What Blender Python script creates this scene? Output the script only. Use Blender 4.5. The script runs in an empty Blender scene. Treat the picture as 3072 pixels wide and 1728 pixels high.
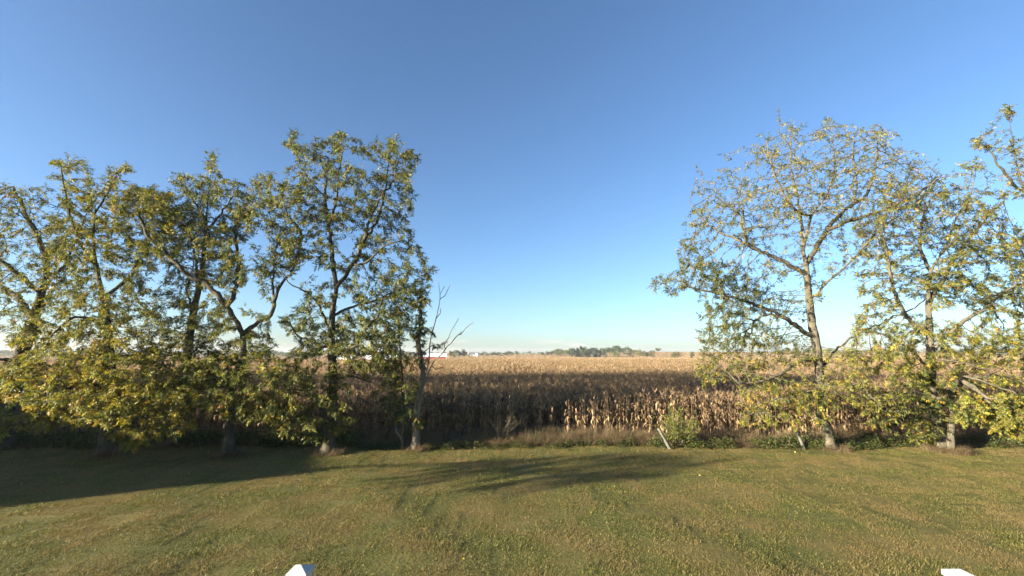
import bpy, math, random
import numpy as np
from mathutils import Vector

rng = np.random.default_rng(7)
random.seed(7)
scene = bpy.context.scene
COL = scene.collection

# ------------------------------------------------------------------ camera, sky, sun, exposure
EYE = 4.6
PITCH = math.radians(8.6)
F = 1289.0                                   # focal length in pixels of the 3072 px wide photograph
cam = bpy.data.cameras.new("camera")
cam.sensor_width = 36.0
cam.lens = 36.0 * F / 3072.0
cam.clip_start = 0.05
cam.clip_end = 9000.0
cam_o = bpy.data.objects.new("camera", cam)
COL.objects.link(cam_o)
cam_o.location = (0, 0, EYE)
cam_o.rotation_euler = (math.radians(90) + PITCH, 0, 0)
scene.camera = cam_o

SUN_AZ = math.radians(26)                    # light travels right (+X) and away (+Y)
SUN_EL = math.radians(11)
SDIR = Vector((math.cos(SUN_AZ) * math.cos(SUN_EL), math.sin(SUN_AZ) * math.cos(SUN_EL), -math.sin(SUN_EL)))
world = bpy.data.worlds.new("World")
scene.world = world
world.use_nodes = True
wn, wl = world.node_tree.nodes, world.node_tree.links
wn.clear()
wout = wn.new("ShaderNodeOutputWorld")
wbg = wn.new("ShaderNodeBackground")
sky = wn.new("ShaderNodeTexSky")
sky.sky_type = 'NISHITA'
sky.sun_disc = False
sky.sun_elevation = SUN_EL
sky.sun_rotation = math.atan2(-SDIR.x, -SDIR.y)
sky.altitude = 200
sky.air_density = 0.85
sky.dust_density = 1.0
sky.ozone_density = 3.3
wbg.inputs['Strength'].default_value = 0.052
# a few thin scraps of cloud low over the horizon, all the way round
tc = wn.new("ShaderNodeTexCoord")
mp = wn.new("ShaderNodeMapping")
mp.inputs['Scale'].default_value = (5.5, 5.5, 38.0)
wl.new(tc.outputs['Generated'], mp.inputs[0])
cn = wn.new("ShaderNodeTexNoise")
cn.inputs['Scale'].default_value = 1.6
cn.inputs['Detail'].default_value = 6
cn.inputs['Roughness'].default_value = 0.6
wl.new(mp.outputs[0], cn.inputs['Vector'])
cr = wn.new("ShaderNodeMapRange")
cr.inputs[1].default_value, cr.inputs[2].default_value = 0.60, 0.78
wl.new(cn.outputs['Fac'], cr.inputs[0])
sx = wn.new("ShaderNodeSeparateXYZ")
wl.new(tc.outputs['Generated'], sx.inputs[0])
band = wn.new("ShaderNodeMapRange")
band.interpolation_type = 'SMOOTHSTEP'
band.inputs[1].default_value, band.inputs[2].default_value = 0.085, 0.03
wl.new(sx.outputs['Z'], band.inputs[0])
cm_ = wn.new("ShaderNodeMath")
cm_.operation = 'MULTIPLY'
wl.new(cr.outputs[0], cm_.inputs[0])
wl.new(band.outputs[0], cm_.inputs[1])
cmix = wn.new("ShaderNodeMix")
cmix.data_type = 'RGBA'
wl.new(cm_.outputs[0], cmix.inputs[0])
wl.new(sky.outputs[0], cmix.inputs[6])
cmix.inputs[7].default_value = (3.3, 3.2, 3.0, 1)
wl.new(cmix.outputs[2], wbg.inputs['Color'])
wl.new(wbg.outputs[0], wout.inputs['Surface'])

sun = bpy.data.lights.new("sun", 'SUN')
sun.energy = 5.0
sun.angle = math.radians(0.6)
sun.color = (1.0, 0.87, 0.68)
sun_o = bpy.data.objects.new("sun", sun)
COL.objects.link(sun_o)
sun_o.rotation_euler = SDIR.to_track_quat('-Z', 'Y').to_euler()
sun_o.location = (-60, -40, 40)

vs = scene.view_settings
vs.view_transform = 'Standard'
vs.look = 'None'
vs.exposure = 2.52
vs.gamma = 1.0
vs.use_curve_mapping = False
scene.cycles.max_bounces = 4
scene.cycles.diffuse_bounces = 2
scene.cycles.use_adaptive_sampling = True
scene.cycles.adaptive_threshold = 0.02
scene.cycles.use_denoising = True
scene.cycles.transmission_bounces = 4
scene.cycles.transparent_max_bounces = 4

# ------------------------------------------------------------------ helpers
CP, SP = math.cos(PITCH), math.sin(PITCH)


def at(px, py, D):
    """point at ground distance D that the photograph shows at pixel (px, py)"""
    u, v = (px - 1536.0) / F, (864.0 - py) / F
    d = np.array([u, CP - v * SP, SP + v * CP])
    d *= D / d[1]
    d[2] += EYE
    return d


def ppm(D):
    return F / D                              # photo pixels per metre


def ss(a, b, x):
    t = np.clip((np.asarray(x, float) - a) / (b - a), 0, 1)
    return t * t * (3 - 2 * t)


KA = np.array([-0.05, 0.065, 0.166, 0.35])
KY = np.array([120.0, 330, 450, 560, 700, 850, 1100, 2500])
KZ = np.array([[0, -2.4, -2.5, -2.2, -1.4, 0.0, -0.5, -2],
               [0, -2.1, -2.5, -2.3, 0.0, 0.3, -1.0, -2],
               [0, -1.9, -2.6, -2.8, 0.8, 2.0, 0.0, -2],
               [0, -1.7, -2.5, -1.8, 2.7, 4.6, 2.0, -2.0]])


def terrain(x, y):
    x, y = np.asarray(x, float), np.asarray(y, float)
    a = x / np.maximum(y, 30.0)
    ai = np.interp(a, KA, np.arange(len(KA)))
    yi = np.interp(y, KY, np.arange(len(KY)))
    a0 = np.minimum(ai.astype(int), len(KA) - 2); fa = ai - a0; fa = fa * fa * (3 - 2 * fa)
    y0 = np.minimum(yi.astype(int), len(KY) - 2); fy = yi - y0; fy = fy * fy * (3 - 2 * fy)
    z = (KZ[a0, y0] * (1 - fa) + KZ[a0 + 1, y0] * fa) * (1 - fy) + (KZ[a0, y0 + 1] * (1 - fa) + KZ[a0 + 1, y0 + 1] * fa) * fy
    far = ss(80, 260, y)
    z = z + far * 0.12 * (np.sin(x * 0.021 + 1.3) + np.sin(y * 0.017 + x * 0.006))
    near = 1 - ss(26, 40, y)
    z = z + near * 0.018 * (np.sin(x * 0.9 + 0.4 * y) + np.sin(0.7 * y - 0.45 * x + 2) + 0.6 * np.sin(1.9 * x + 1.1 * y))
    return z


def link(o, parent=None):
    COL.objects.link(o)
    if parent is not None:
        o.parent = parent
    return o


def tag(o, label=None, cat=None, group=None, kind=None):
    if label: o["label"] = label
    if cat: o["category"] = cat
    if group: o["group"] = group
    if kind: o["kind"] = kind
    return o


def empty(name, loc, rz=0.0):
    o = bpy.data.objects.new(name, None)
    o.empty_display_size = 0.3
    o.location = [float(c) for c in loc]
    o.rotation_euler = (0, 0, rz)
    COL.objects.link(o)
    return o


def np_mesh(name, verts, faces, mats=(), smooth=False, colors=None):
    """faces: one (n,3) or (n,4) int array or a list of such"""
    me = bpy.data.meshes.new(name)
    verts = np.asarray(verts, np.float32)
    if isinstance(faces, np.ndarray):
        faces = [faces]
    faces = [np.asarray(f, np.int32) for f in faces if len(f)]
    nl = sum(f.size for f in faces)
    nf = sum(len(f) for f in faces)
    me.vertices.add(len(verts))
    me.vertices.foreach_set("co", verts.ravel())
    me.loops.add(nl)
    me.loops.foreach_set("vertex_index", np.concatenate([f.ravel() for f in faces]))
    me.polygons.add(nf)
    tot = np.concatenate([np.full(len(f), f.shape[1], np.int32) for f in faces])
    start = np.concatenate([[0], np.cumsum(tot)[:-1]]).astype(np.int32)
    me.polygons.foreach_set("loop_start", start)
    if smooth:
        me.polygons.foreach_set("use_smooth", np.ones(nf, bool))
    me.update(calc_edges=True)
    if colors is not None:
        c = np.ones((len(verts), 4), np.float32)
        c[:, :3] = colors
        ca = me.color_attributes.new("tint", 'FLOAT_COLOR', 'POINT')
        ca.data.foreach_set("color", c.ravel())
    for m in mats:
        me.materials.append(m)
    return me


class MB:
    """collects simple solids into one mesh"""
    def __init__(self):
        self.v, self.f = [], []

    def hexa(self, pts):
        n = len(self.v)
        self.v += [tuple(p) for p in pts]
        for q in ((0, 3, 2, 1), (4, 5, 6, 7), (0, 1, 5, 4), (1, 2, 6, 5), (2, 3, 7, 6), (3, 0, 4, 7)):
            self.f.append(tuple(n + i for i in q))
        return self

    def box(self, x0, x1, y0, y1, z0, z1):
        return self.hexa([(x0, y0, z0), (x1, y0, z0), (x1, y1, z0), (x0, y1, z0),
                          (x0, y0, z1), (x1, y0, z1), (x1, y1, z1), (x0, y1, z1)])

    def poly(self, pts, faces):
        n = len(self.v)
        self.v += [tuple(p) for p in pts]
        self.f += [tuple(n + i for i in q) for q in faces]
        return self

    def build(self, name, mat, parent=None, bevel=0.0):
        me = bpy.data.meshes.new(name)
        me.from_pydata(self.v, [], self.f)
        me.update()
        me.materials.append(mat)
        o = link(bpy.data.objects.new(name, me), parent)
        if bevel:
            b = o.modifiers.new("bevel", 'BEVEL')
            b.width = bevel
            b.segments = 2
        return o


# ------------------------------------------------------------------ materials
def new_mat(name):
    m = bpy.data.materials.new(name)
    m.use_nodes = True
    nt = m.node_tree
    bsdf = nt.nodes["Principled BSDF"]
    return m, nt, bsdf


def ramp(nt, fac, stops):
    r = nt.nodes.new("ShaderNodeValToRGB")
    el = r.color_ramp.elements
    while len(el) < len(stops):
        el.new(0.5)
    for e, (p, c) in zip(el, stops):
        e.position = p
        e.color = (*c, 1)
    nt.links.new(fac, r.inputs[0])
    return r.outputs[0]


def noise(nt, scale, detail=4, rough=0.55, coord='pos', stretch=None):
    n = nt.nodes.new("ShaderNodeTexNoise")
    n.inputs['Scale'].default_value = scale
    n.inputs['Detail'].default_value = detail
    n.inputs['Roughness'].default_value = rough
    if coord == 'pos':
        g = nt.nodes.new("ShaderNodeNewGeometry").outputs['Position']
    else:
        g = nt.nodes.new("ShaderNodeTexCoord").outputs['Object']
    if stretch:
        mp = nt.nodes.new("ShaderNodeMapping")
        mp.inputs['Scale'].default_value = stretch
        nt.links.new(g, mp.inputs[0])
        g = mp.outputs[0]
    nt.links.new(g, n.inputs['Vector'])
    return n.outputs['Fac']


def mixc(nt, fac, a, b, mode='MIX'):
    m = nt.nodes.new("ShaderNodeMix")
    m.data_type = 'RGBA'
    m.blend_type = mode
    for s, i in ((fac, 0), (a, 6), (b, 7)):
        if hasattr(s, 'is_linked'):
            nt.links.new(s, m.inputs[i])
        elif i == 0:
            m.inputs[i].default_value = s
        else:
            m.inputs[i].default_value = (*s, 1)
    return m.outputs[2]


def bump(nt, bsdf, h, strength, dist):
    b = nt.nodes.new("ShaderNodeBump")
    b.inputs['Strength'].default_value = strength
    b.inputs['Distance'].default_value = dist
    nt.links.new(h, b.inputs['Height'])
    nt.links.new(b.outputs[0], bsdf.inputs['Normal'])


def leaf_material(name, rough=0.5, trans=0.35, spec=0.35, patch=None, tr_tint=(1.15, 1.1, 0.55)):
    """two-sided leaf: colour from the 'tint' attribute, light passing through the blade"""
    m, nt, b = new_mat(name)
    a = nt.nodes.new("ShaderNodeAttribute")
    a.attribute_name = "tint"
    c = a.outputs['Color']
    for sc, lo, hi, rgb in (patch or ()):
        f = nt.nodes.new("ShaderNodeMapRange")
        f.inputs[1].default_value, f.inputs[2].default_value = lo, hi
        f.inputs[3].default_value, f.inputs[4].default_value = 0, 1
        nt.links.new(noise(nt, sc, 5, 0.6), f.inputs[0])
        c = mixc(nt, f.outputs[0], c, mixc(nt, 0.7, c, rgb))
    nt.links.new(c, b.inputs['Base Color'])
    b.inputs['Roughness'].default_value = rough
    b.inputs['Specular IOR Level'].default_value = spec
    t = nt.nodes.new("ShaderNodeBsdfTranslucent")
    nt.links.new(mixc(nt, 1.0, c, tr_tint, 'MULTIPLY'), t.inputs['Color'])
    mx = nt.nodes.new("ShaderNodeMixShader")
    mx.inputs[0].default_value = trans
    nt.links.new(b.outputs[0], mx.inputs[1])
    nt.links.new(t.outputs[0], mx.inputs[2])
    nt.links.new(mx.outputs[0], nt.nodes["Material Output"].inputs['Surface'])
    return m


def bark_material(name, dark, light, sc=9.0):
    m, nt, b = new_mat(name)
    f = noise(nt, sc, 6, 0.65, 'pos', (1, 1, 0.22))
    g = noise(nt, 1.3, 3, 0.5)
    c = ramp(nt, f, [(0.34, dark), (0.66, light)])
    c = mixc(nt, g, c, mixc(nt, 0.5, c, (0.09, 0.10, 0.06)))
    nt.links.new(c, b.inputs['Base Color'])
    b.inputs['Roughness'].default_value = 0.9
    b.inputs['Specular IOR Level'].default_value = 0.15
    bump(nt, b, f, 0.9, 0.035)
    return m


def flat_material(name, c0, c1, sc=3.0, rough=0.6, bumpd=0.0, stretch=None):
    m, nt, b = new_mat(name)
    f = noise(nt, sc, 5, 0.6, 'pos', stretch)
    nt.links.new(ramp(nt, f, [(0.3, c0), (0.7, c1)]), b.inputs['Base Color'])
    b.inputs['Roughness'].default_value = rough
    if bumpd:
        bump(nt, b, f, 0.6, bumpd)
    return m


M = {}
M['bark'] = bark_material('walnut_bark', (0.014, 0.012, 0.010), (0.078, 0.061, 0.047))
M['bark_pale'] = bark_material('pale_sunlit_bark', (0.032, 0.026, 0.020), (0.125, 0.102, 0.078))  # naturally pale bark; on the broad walnut it paints in the sunlit trunk
M['dead_wood'] = bark_material('bare_grey_wood', (0.07, 0.055, 0.04), (0.26, 0.205, 0.15))
M['leaf'] = leaf_material('walnut_leaf', 0.55, 0.36, 0.25)
M['weed'] = leaf_material('weed_leaf', 0.6, 0.3, 0.25)
M['grass'] = leaf_material('lawn_grass_blade', 0.55, 0.3, 0.25, patch=[(0.5, 0.43, 0.60, (0.22, 0.155, 0.066)), (2.6, 0.52, 0.72, (0.045, 0.062, 0.014)), (1.3, 0.56, 0.74, (0.27, 0.21, 0.10))])
M['corn'] = leaf_material('dry_corn_leaf', 0.7, 0.25, 0.2, tr_tint=(1.0, 0.85, 0.6))
M['post_wood'] = bark_material('grey_post_wood', (0.05, 0.048, 0.046), (0.16, 0.155, 0.15), 14)
M['vinyl'] = flat_material('white_vinyl', (0.30, 0.30, 0.288), (0.40, 0.40, 0.388), 9, 0.4)
M['deck'] = flat_material('deck_board', (0.20, 0.17, 0.14), (0.32, 0.28, 0.24), 5, 0.8, 0.002, (1, 8, 1))

# ground soil
m, nt, b = new_mat('field_soil')
f = noise(nt, 1.7, 6)
nt.links.new(ramp(nt, f, [(0.3, (0.055, 0.042, 0.028)), (0.7, (0.14, 0.105, 0.065))]), b.inputs['Base Color'])
b.inputs['Roughness'].default_value = 0.95
bump(nt, b, f, 0.7, 0.08)
M['soil'] = m
# lawn soil and thatch under the blades
m, nt, b = new_mat('lawn_thatch')
f = noise(nt, 14, 6, 0.7)
g = noise(nt, 0.5, 5, 0.6)
c = ramp(nt, f, [(0.28, (0.028, 0.034, 0.010)), (0.5, (0.078, 0.085, 0.025)), (0.72, (0.15, 0.13, 0.05))])
c = mixc(nt, ramp(nt, g, [(0.42, (0, 0, 0)), (0.66, (1, 1, 1))]), c, mixc(nt, 0.5, c, (0.18, 0.13, 0.055)))
nt.links.new(c, b.inputs['Base Color'])
b.inputs['Roughness'].default_value = 0.95
b.inputs['Specular IOR Level'].default_value = 0.1
bump(nt, b, f, 1.0, 0.05)
M['thatch'] = m
# far corn seen from above
m, nt, b = new_mat('ripe_corn_tops')
f = noise(nt, 1.1, 6, 0.7)
g = noise(nt, 0.012, 4, 0.5, 'pos', (1, 0.35, 1))
c = ramp(nt, f, [(0.3, (0.17, 0.12, 0.065)), (0.55, (0.30, 0.22, 0.125)), (0.75, (0.40, 0.31, 0.18))])
c = mixc(nt, ramp(nt, g, [(0.35, (0, 0, 0)), (0.7, (1, 1, 1))]), c, mixc(nt, 0.45, c, (0.30, 0.20, 0.09)))
nt.links.new(c, b.inputs['Base Color'])
b.inputs['Roughness'].default_value = 0.9
b.inputs['Specular IOR Level'].default_value = 0.1
bump(nt, b, f, 1.0, 0.6)
M['corn_tops'] = m

# ------------------------------------------------------------------ ground
def sheet(name, xs, ys, zfun, mat, kind='structure'):
    X, Y = np.meshgrid(xs, ys)
    Z = zfun(X, Y)
    v = np.stack([X, Y, Z], -1).reshape(-1, 3)
    nx, ny = len(xs), len(ys)
    i = np.arange(nx - 1)[None, :] + nx * np.arange(ny - 1)[:, None]
    q = np.stack([i, i + 1, i + nx + 1, i + nx], -1).reshape(-1, 4)
    me = np_mesh(name, v, q, [mat], smooth=True)
    o = link(bpy.data.objects.new(name, me))
    tag(o, kind=kind)
    return o


far_x = np.concatenate([-np.geomspace(4400, 60, 46), np.linspace(-55, 55, 56), np.geomspace(60, 4400, 46)])
far_y = np.concatenate([[-600, -300, -120], np.linspace(-60, 60, 121), np.geomspace(64, 2480, 90)])
sheet('ground', far_x, far_y, lambda x, y: terrain(x, y) - 0.03 - 0.3 * (1 - ss(21.5, 22.8, y)), M['soil'])
EDGE = lambda x: 23.9 + 0.35 * np.sin(x * 0.35) + 0.25 * np.sin(x * 0.83 + 1)
lx = np.linspace(-70, 60, 261)
ly = np.linspace(-40, 22.9, 130)
lawn = sheet('lawn', lx, ly, lambda x, y: terrain(x, y) + 0.012, M['thatch'])


def canopy_y():
    return np.geomspace(118, 2400, 150)


# the field as one mass beyond the stalks that can be told apart
ang = np.linspace(-1.75, 1.75, 240)
cy = canopy_y()
A, Y = np.meshgrid(ang, cy)
X = A * Y
Zc = terrain(X, Y) + 1.75 - 1.2 * (1 - ss(118, 160, Y)) + 0.12 * rng.standard_normal(X.shape) * (1 - ss(200, 500, Y))
v = np.stack([X, Y, Zc], -1).reshape(-1, 3)
nx, ny = len(ang), len(cy)
i = np.arange(nx - 1)[None, :] + nx * np.arange(ny - 1)[:, None]
q = np.stack([i, i + 1, i + nx + 1, i + nx], -1).reshape(-1, 4)
far_corn = link(bpy.data.objects.new('distant_corn', np_mesh('distant_corn', v, q, [M['corn_tops']], smooth=True)))
tag(far_corn, 'tan expanse of ripe corn running back to the far woods', 'corn field', kind='stuff')

# ------------------------------------------------------------------ scattering of stuff
def scatter(name, protos, pts, rots, scl, idx, label, cat):
    """one stuff object: the prototype meshes instanced on given points"""
    pc = bpy.data.collections.new(name + "_source")
    for k, me in enumerate(protos):
        po = bpy.data.objects.new("%s_source_%02d" % (name, k), me)
        pc.objects.link(po)
    n = len(pts)
    me = bpy.data.meshes.new(name)
    me.vertices.add(n)
    me.vertices.foreach_set("co", np.asarray(pts, np.float32).ravel())
    a = me.attributes.new("rot", 'FLOAT_VECTOR', 'POINT')
    a.data.foreach_set("vector", np.asarray(rots, np.float32).ravel())
    a = me.attributes.new("scl", 'FLOAT_VECTOR', 'POINT')
    a.data.foreach_set("vector", np.asarray(scl, np.float32).ravel())
    a = me.attributes.new("pick", 'INT', 'POINT')
    a.data.foreach_set("value", np.asarray(idx, np.int32))
    me.update()
    o = link(bpy.data.objects.new(name, me))
    ng = bpy.data.node_groups.new(name + "_scatter", 'GeometryNodeTree')
    ng.interface.new_socket("Geometry", in_out='INPUT', socket_type='NodeSocketGeometry')
    ng.interface.new_socket("Geometry", in_out='OUTPUT', socket_type='NodeSocketGeometry')
    N, L = ng.nodes, ng.links
    gi, go = N.new("NodeGroupInput"), N.new("NodeGroupOutput")
    iop = N.new("GeometryNodeInstanceOnPoints")
    ci = N.new("GeometryNodeCollectionInfo")
    ci.inputs['Collection'].default_value = pc
    ci.inputs['Separate Children'].default_value = True
    ci.inputs['Reset Children'].default_value = True

    def attr(nm, ty):
        x = N.new("GeometryNodeInputNamedAttribute")
        x.data_type = ty
        x.inputs['Name'].default_value = nm
        return x.outputs['Attribute']
    L.new(gi.outputs[0], iop.inputs['Points'])
    L.new(ci.outputs[0], iop.inputs['Instance'])
    iop.inputs['Pick Instance'].default_value = True
    L.new(attr("pick", 'INT'), iop.inputs['Instance Index'])
    L.new(attr("rot", 'FLOAT_VECTOR'), iop.inputs['Rotation'])
    L.new(attr("scl", 'FLOAT_VECTOR'), iop.inputs['Scale'])
    L.new(iop.outputs[0], go.inputs[0])
    md = o.modifiers.new("scatter", 'NODES')
    md.node_group = ng
    tag(o, label, cat, kind='stuff')
    return o


def pick_colors(n, pal, w, jit=0.12):
    pal = np.array(pal, float)
    w = np.array(w, float) / np.sum(w)
    c = pal[rng.choice(len(pal), n, p=w)]
    return np.clip(c * (1 + jit * rng.standard_normal((n, 1))) * (1 + 0.4 * jit * rng.standard_normal((n, 3))), 0.004, 0.9)


def blades(n, area, hmin, hmax, width, lean, pal, w, segs=2, center=0.0):
    """n curved grass blades on a square patch; returns verts, quads, colours"""
    base = np.zeros((n, 3))
    base[:, :2] = (rng.random((n, 2)) - 0.5) * area
    if center:
        base[:, :2] *= np.sqrt(rng.random((n, 1))) ** center
    az = rng.random(n) * 2 * np.pi
    h = hmin + (hmax - hmin) * rng.random(n) ** 1.5
    ln = lean * (0.3 + rng.random(n)) * h
    side = np.stack([-np.sin(az), np.cos(az), 0 * az], 1) * (width * (0.6 + 0.8 * rng.random(n)))[:, None] * 0.5
    out = np.stack([np.cos(az), np.sin(az), 0 * az], 1)
    rows = []
    for s in range(segs + 1):
        t = s / segs
        c = base + out * (ln * t ** 1.8)[:, None]
        c[:, 2] += h * (t - 0.25 * t * t * lean)
        wf = (1 - 0.85 * t)
        rows.append(c - side * wf)
        rows.append(c + side * wf)
    v = np.stack(rows, 1).reshape(-1, 3)
    k = 2 * (segs + 1)
    o = (np.arange(n) * k)[:, None]
    q = np.concatenate([o + np.array([[2 * s, 2 * s + 1, 2 * s + 3, 2 * s + 2]]) for s in range(segs)], 0)
    col = np.repeat(pick_colors(n, pal, w), k, 0)
    return v, q, col


# ------------------------------------------------------------------ trees
def spline(p, step):
    p = np.asarray(p, float)
    q = np.vstack([2 * p[0] - p[1], p, 2 * p[-1] - p[-2]])
    out = []
    for i in range(1, len(q) - 2):
        a, b_, c, d = q[i - 1], q[i], q[i + 1], q[i + 2]
        n = max(1, int(round(np.linalg.norm(c - b_) / step)))
        for t in np.arange(n) / n:
            out.append(0.5 * ((2 * b_) + (c - a) * t + (2 * a - 5 * b_ + 4 * c - d) * t ** 2 + (3 * b_ - a - 3 * c + d) * t ** 3))
    out.append(p[-1])
    return np.array(out)


def compound_leaf(n_pairs, length, lw, seed):
    """pinnate walnut leaf: local +x along the stalk, drooping in -z"""
    r = np.random.default_rng(seed)
    V, Q = [], []
    def leaflet(o, d, nrm, L, W):
        s = np.cross(nrm, d)
        k = len(V)
        mid = o + d * L * 0.45 + np.array([0, 0, -0.06 * L])
        V.extend([o, mid - s * W * 0.5, o + d * L + np.array([0, 0, -0.3 * L]), mid + s * W * 0.5])
        Q.append((k, k + 1, k + 2, k + 3))
    def spine(t):
        return np.array([length * t, 0.0, -0.22 * length * t * t])
    for i in range(n_pairs):
        t = 0.22 + 0.74 * i / (n_pairs - 1)
        L = lw * (0.75 + 0.5 * math.sin(math.pi * (0.2 + 0.7 * t))) * (0.85 + 0.3 * r.random())
        for sd in (-1, 1):
            d = np.array([0.35 + 0.4 * r.random(), sd * (0.6 + 0.5 * r.random()), -0.15 - 0.9 * r.random()])
            d /= np.linalg.norm(d)
            nr = np.array([0.5 * r.standard_normal(), 0.3 * sd + 0.4 * r.standard_normal(), 1.0])
            nr -= d * nr.dot(d)
            nr /= np.linalg.norm(nr)
            leaflet(spine(t), d, nr, L, L * 0.42)
    leaflet(spine(1.0), np.array([0.94, 0.0, -0.34]), np.array([0.34, 0, 0.94]), lw * 1.0, lw * 0.36)
    return np.array(V), np.array(Q)


LEAF_T = [compound_leaf(3 + (k % 3), 0.19 + 0.04 * (k % 3), 0.080, 50 + k) for k in range(6)]


def leaf_cloud(pos, dirs, size, colors, droop=0.35):
    """many compound leaves as one array mesh"""
    n = len(pos)
    d = dirs + 0.75 * rng.standard_normal((n, 3))
    d[:, 2] -= droop
    d /= np.linalg.norm(d, axis=1)[:, None] + 1e-9
    up = np.array([0, 0, 1.0]) + 0.45 * rng.standard_normal((n, 3))
    y = np.cross(up, d)
    y /= np.linalg.norm(y, axis=1)[:, None] + 1e-9
    z = np.cross(d, y)
    R = np.stack([d, y, z], 1)                      # rows are the local axes
    which = rng.integers(0, len(LEAF_T), n)
    V, Q, C = [], [], []
    off = 0
    for k, (tv, tq) in enumerate(LEAF_T):
        s = np.where(which == k)[0]
        if not len(s):
            continue
        vv = np.einsum('vj,njk->nvk', tv, R[s]) * size[s][:, None, None] + pos[s][:, None, :]
        V.append(vv.reshape(-1, 3))
        Q.append((tq[None] + (np.arange(len(s)) * len(tv))[:, None, None] + off).reshape(-1, 4))
        cc = np.repeat(colors[s], len(tv), 0)
        lf = np.repeat(1 + 0.10 * rng.standard_normal((len(s) * (len(tv) // 4), 1)), 4, 0)
        C.append(np.clip(cc * lf, 0.004, 0.9))
        off += len(s) * len(tv)
    return np.concatenate(V), np.concatenate(Q), np.concatenate(C)


def tubes(P, R, chains):
    V, Q = [], []
    off = 0
    for ch in chains:
        p, r = P[ch], R[ch].copy()
        if len(ch) < 2:
            continue
        r[0] = min(r[0], r[1] * 1.35)
        ns = 10 if r.max() > 0.1 else 7 if r.max() > 0.04 else 4 if r.max() > 0.014 else 3
        t = np.gradient(p, axis=0)
        t /= np.linalg.norm(t, axis=1)[:, None] + 1e-9
        ref = np.array([0.31, 0.95, 0.05]) if abs(t[0][1]) < 0.8 else np.array([0.95, 0.1, 0.3])
        a = np.cross(t, ref)
        a /= np.linalg.norm(a, axis=1)[:, None] + 1e-9
        b_ = np.cross(t, a)
        th = np.arange(ns) * 2 * np.pi / ns
        ring = a[:, None, :] * np.cos(th)[None, :, None] + b_[:, None, :] * np.sin(th)[None, :, None]
        rr = r[:, None] * (1 + (0.10 * rng.standard_normal((len(ch), ns)) if ns >= 7 else 0))
        v = p[:, None, :] + ring * rr[:, :, None]
        m = len(ch)
        i = np.arange(m - 1)[:, None] * ns
        j = np.arange(ns)[None, :]
        jn = (j + 1) % ns
        Q.append((np.stack([i + j, i + jn, i + ns + jn, i + ns + j], -1) + off).reshape(-1, 4))
        V.append(v.reshape(-1, 3))
        off += m * ns
    if not V:
        return None
    return np.concatenate(V), np.concatenate(Q)


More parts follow.
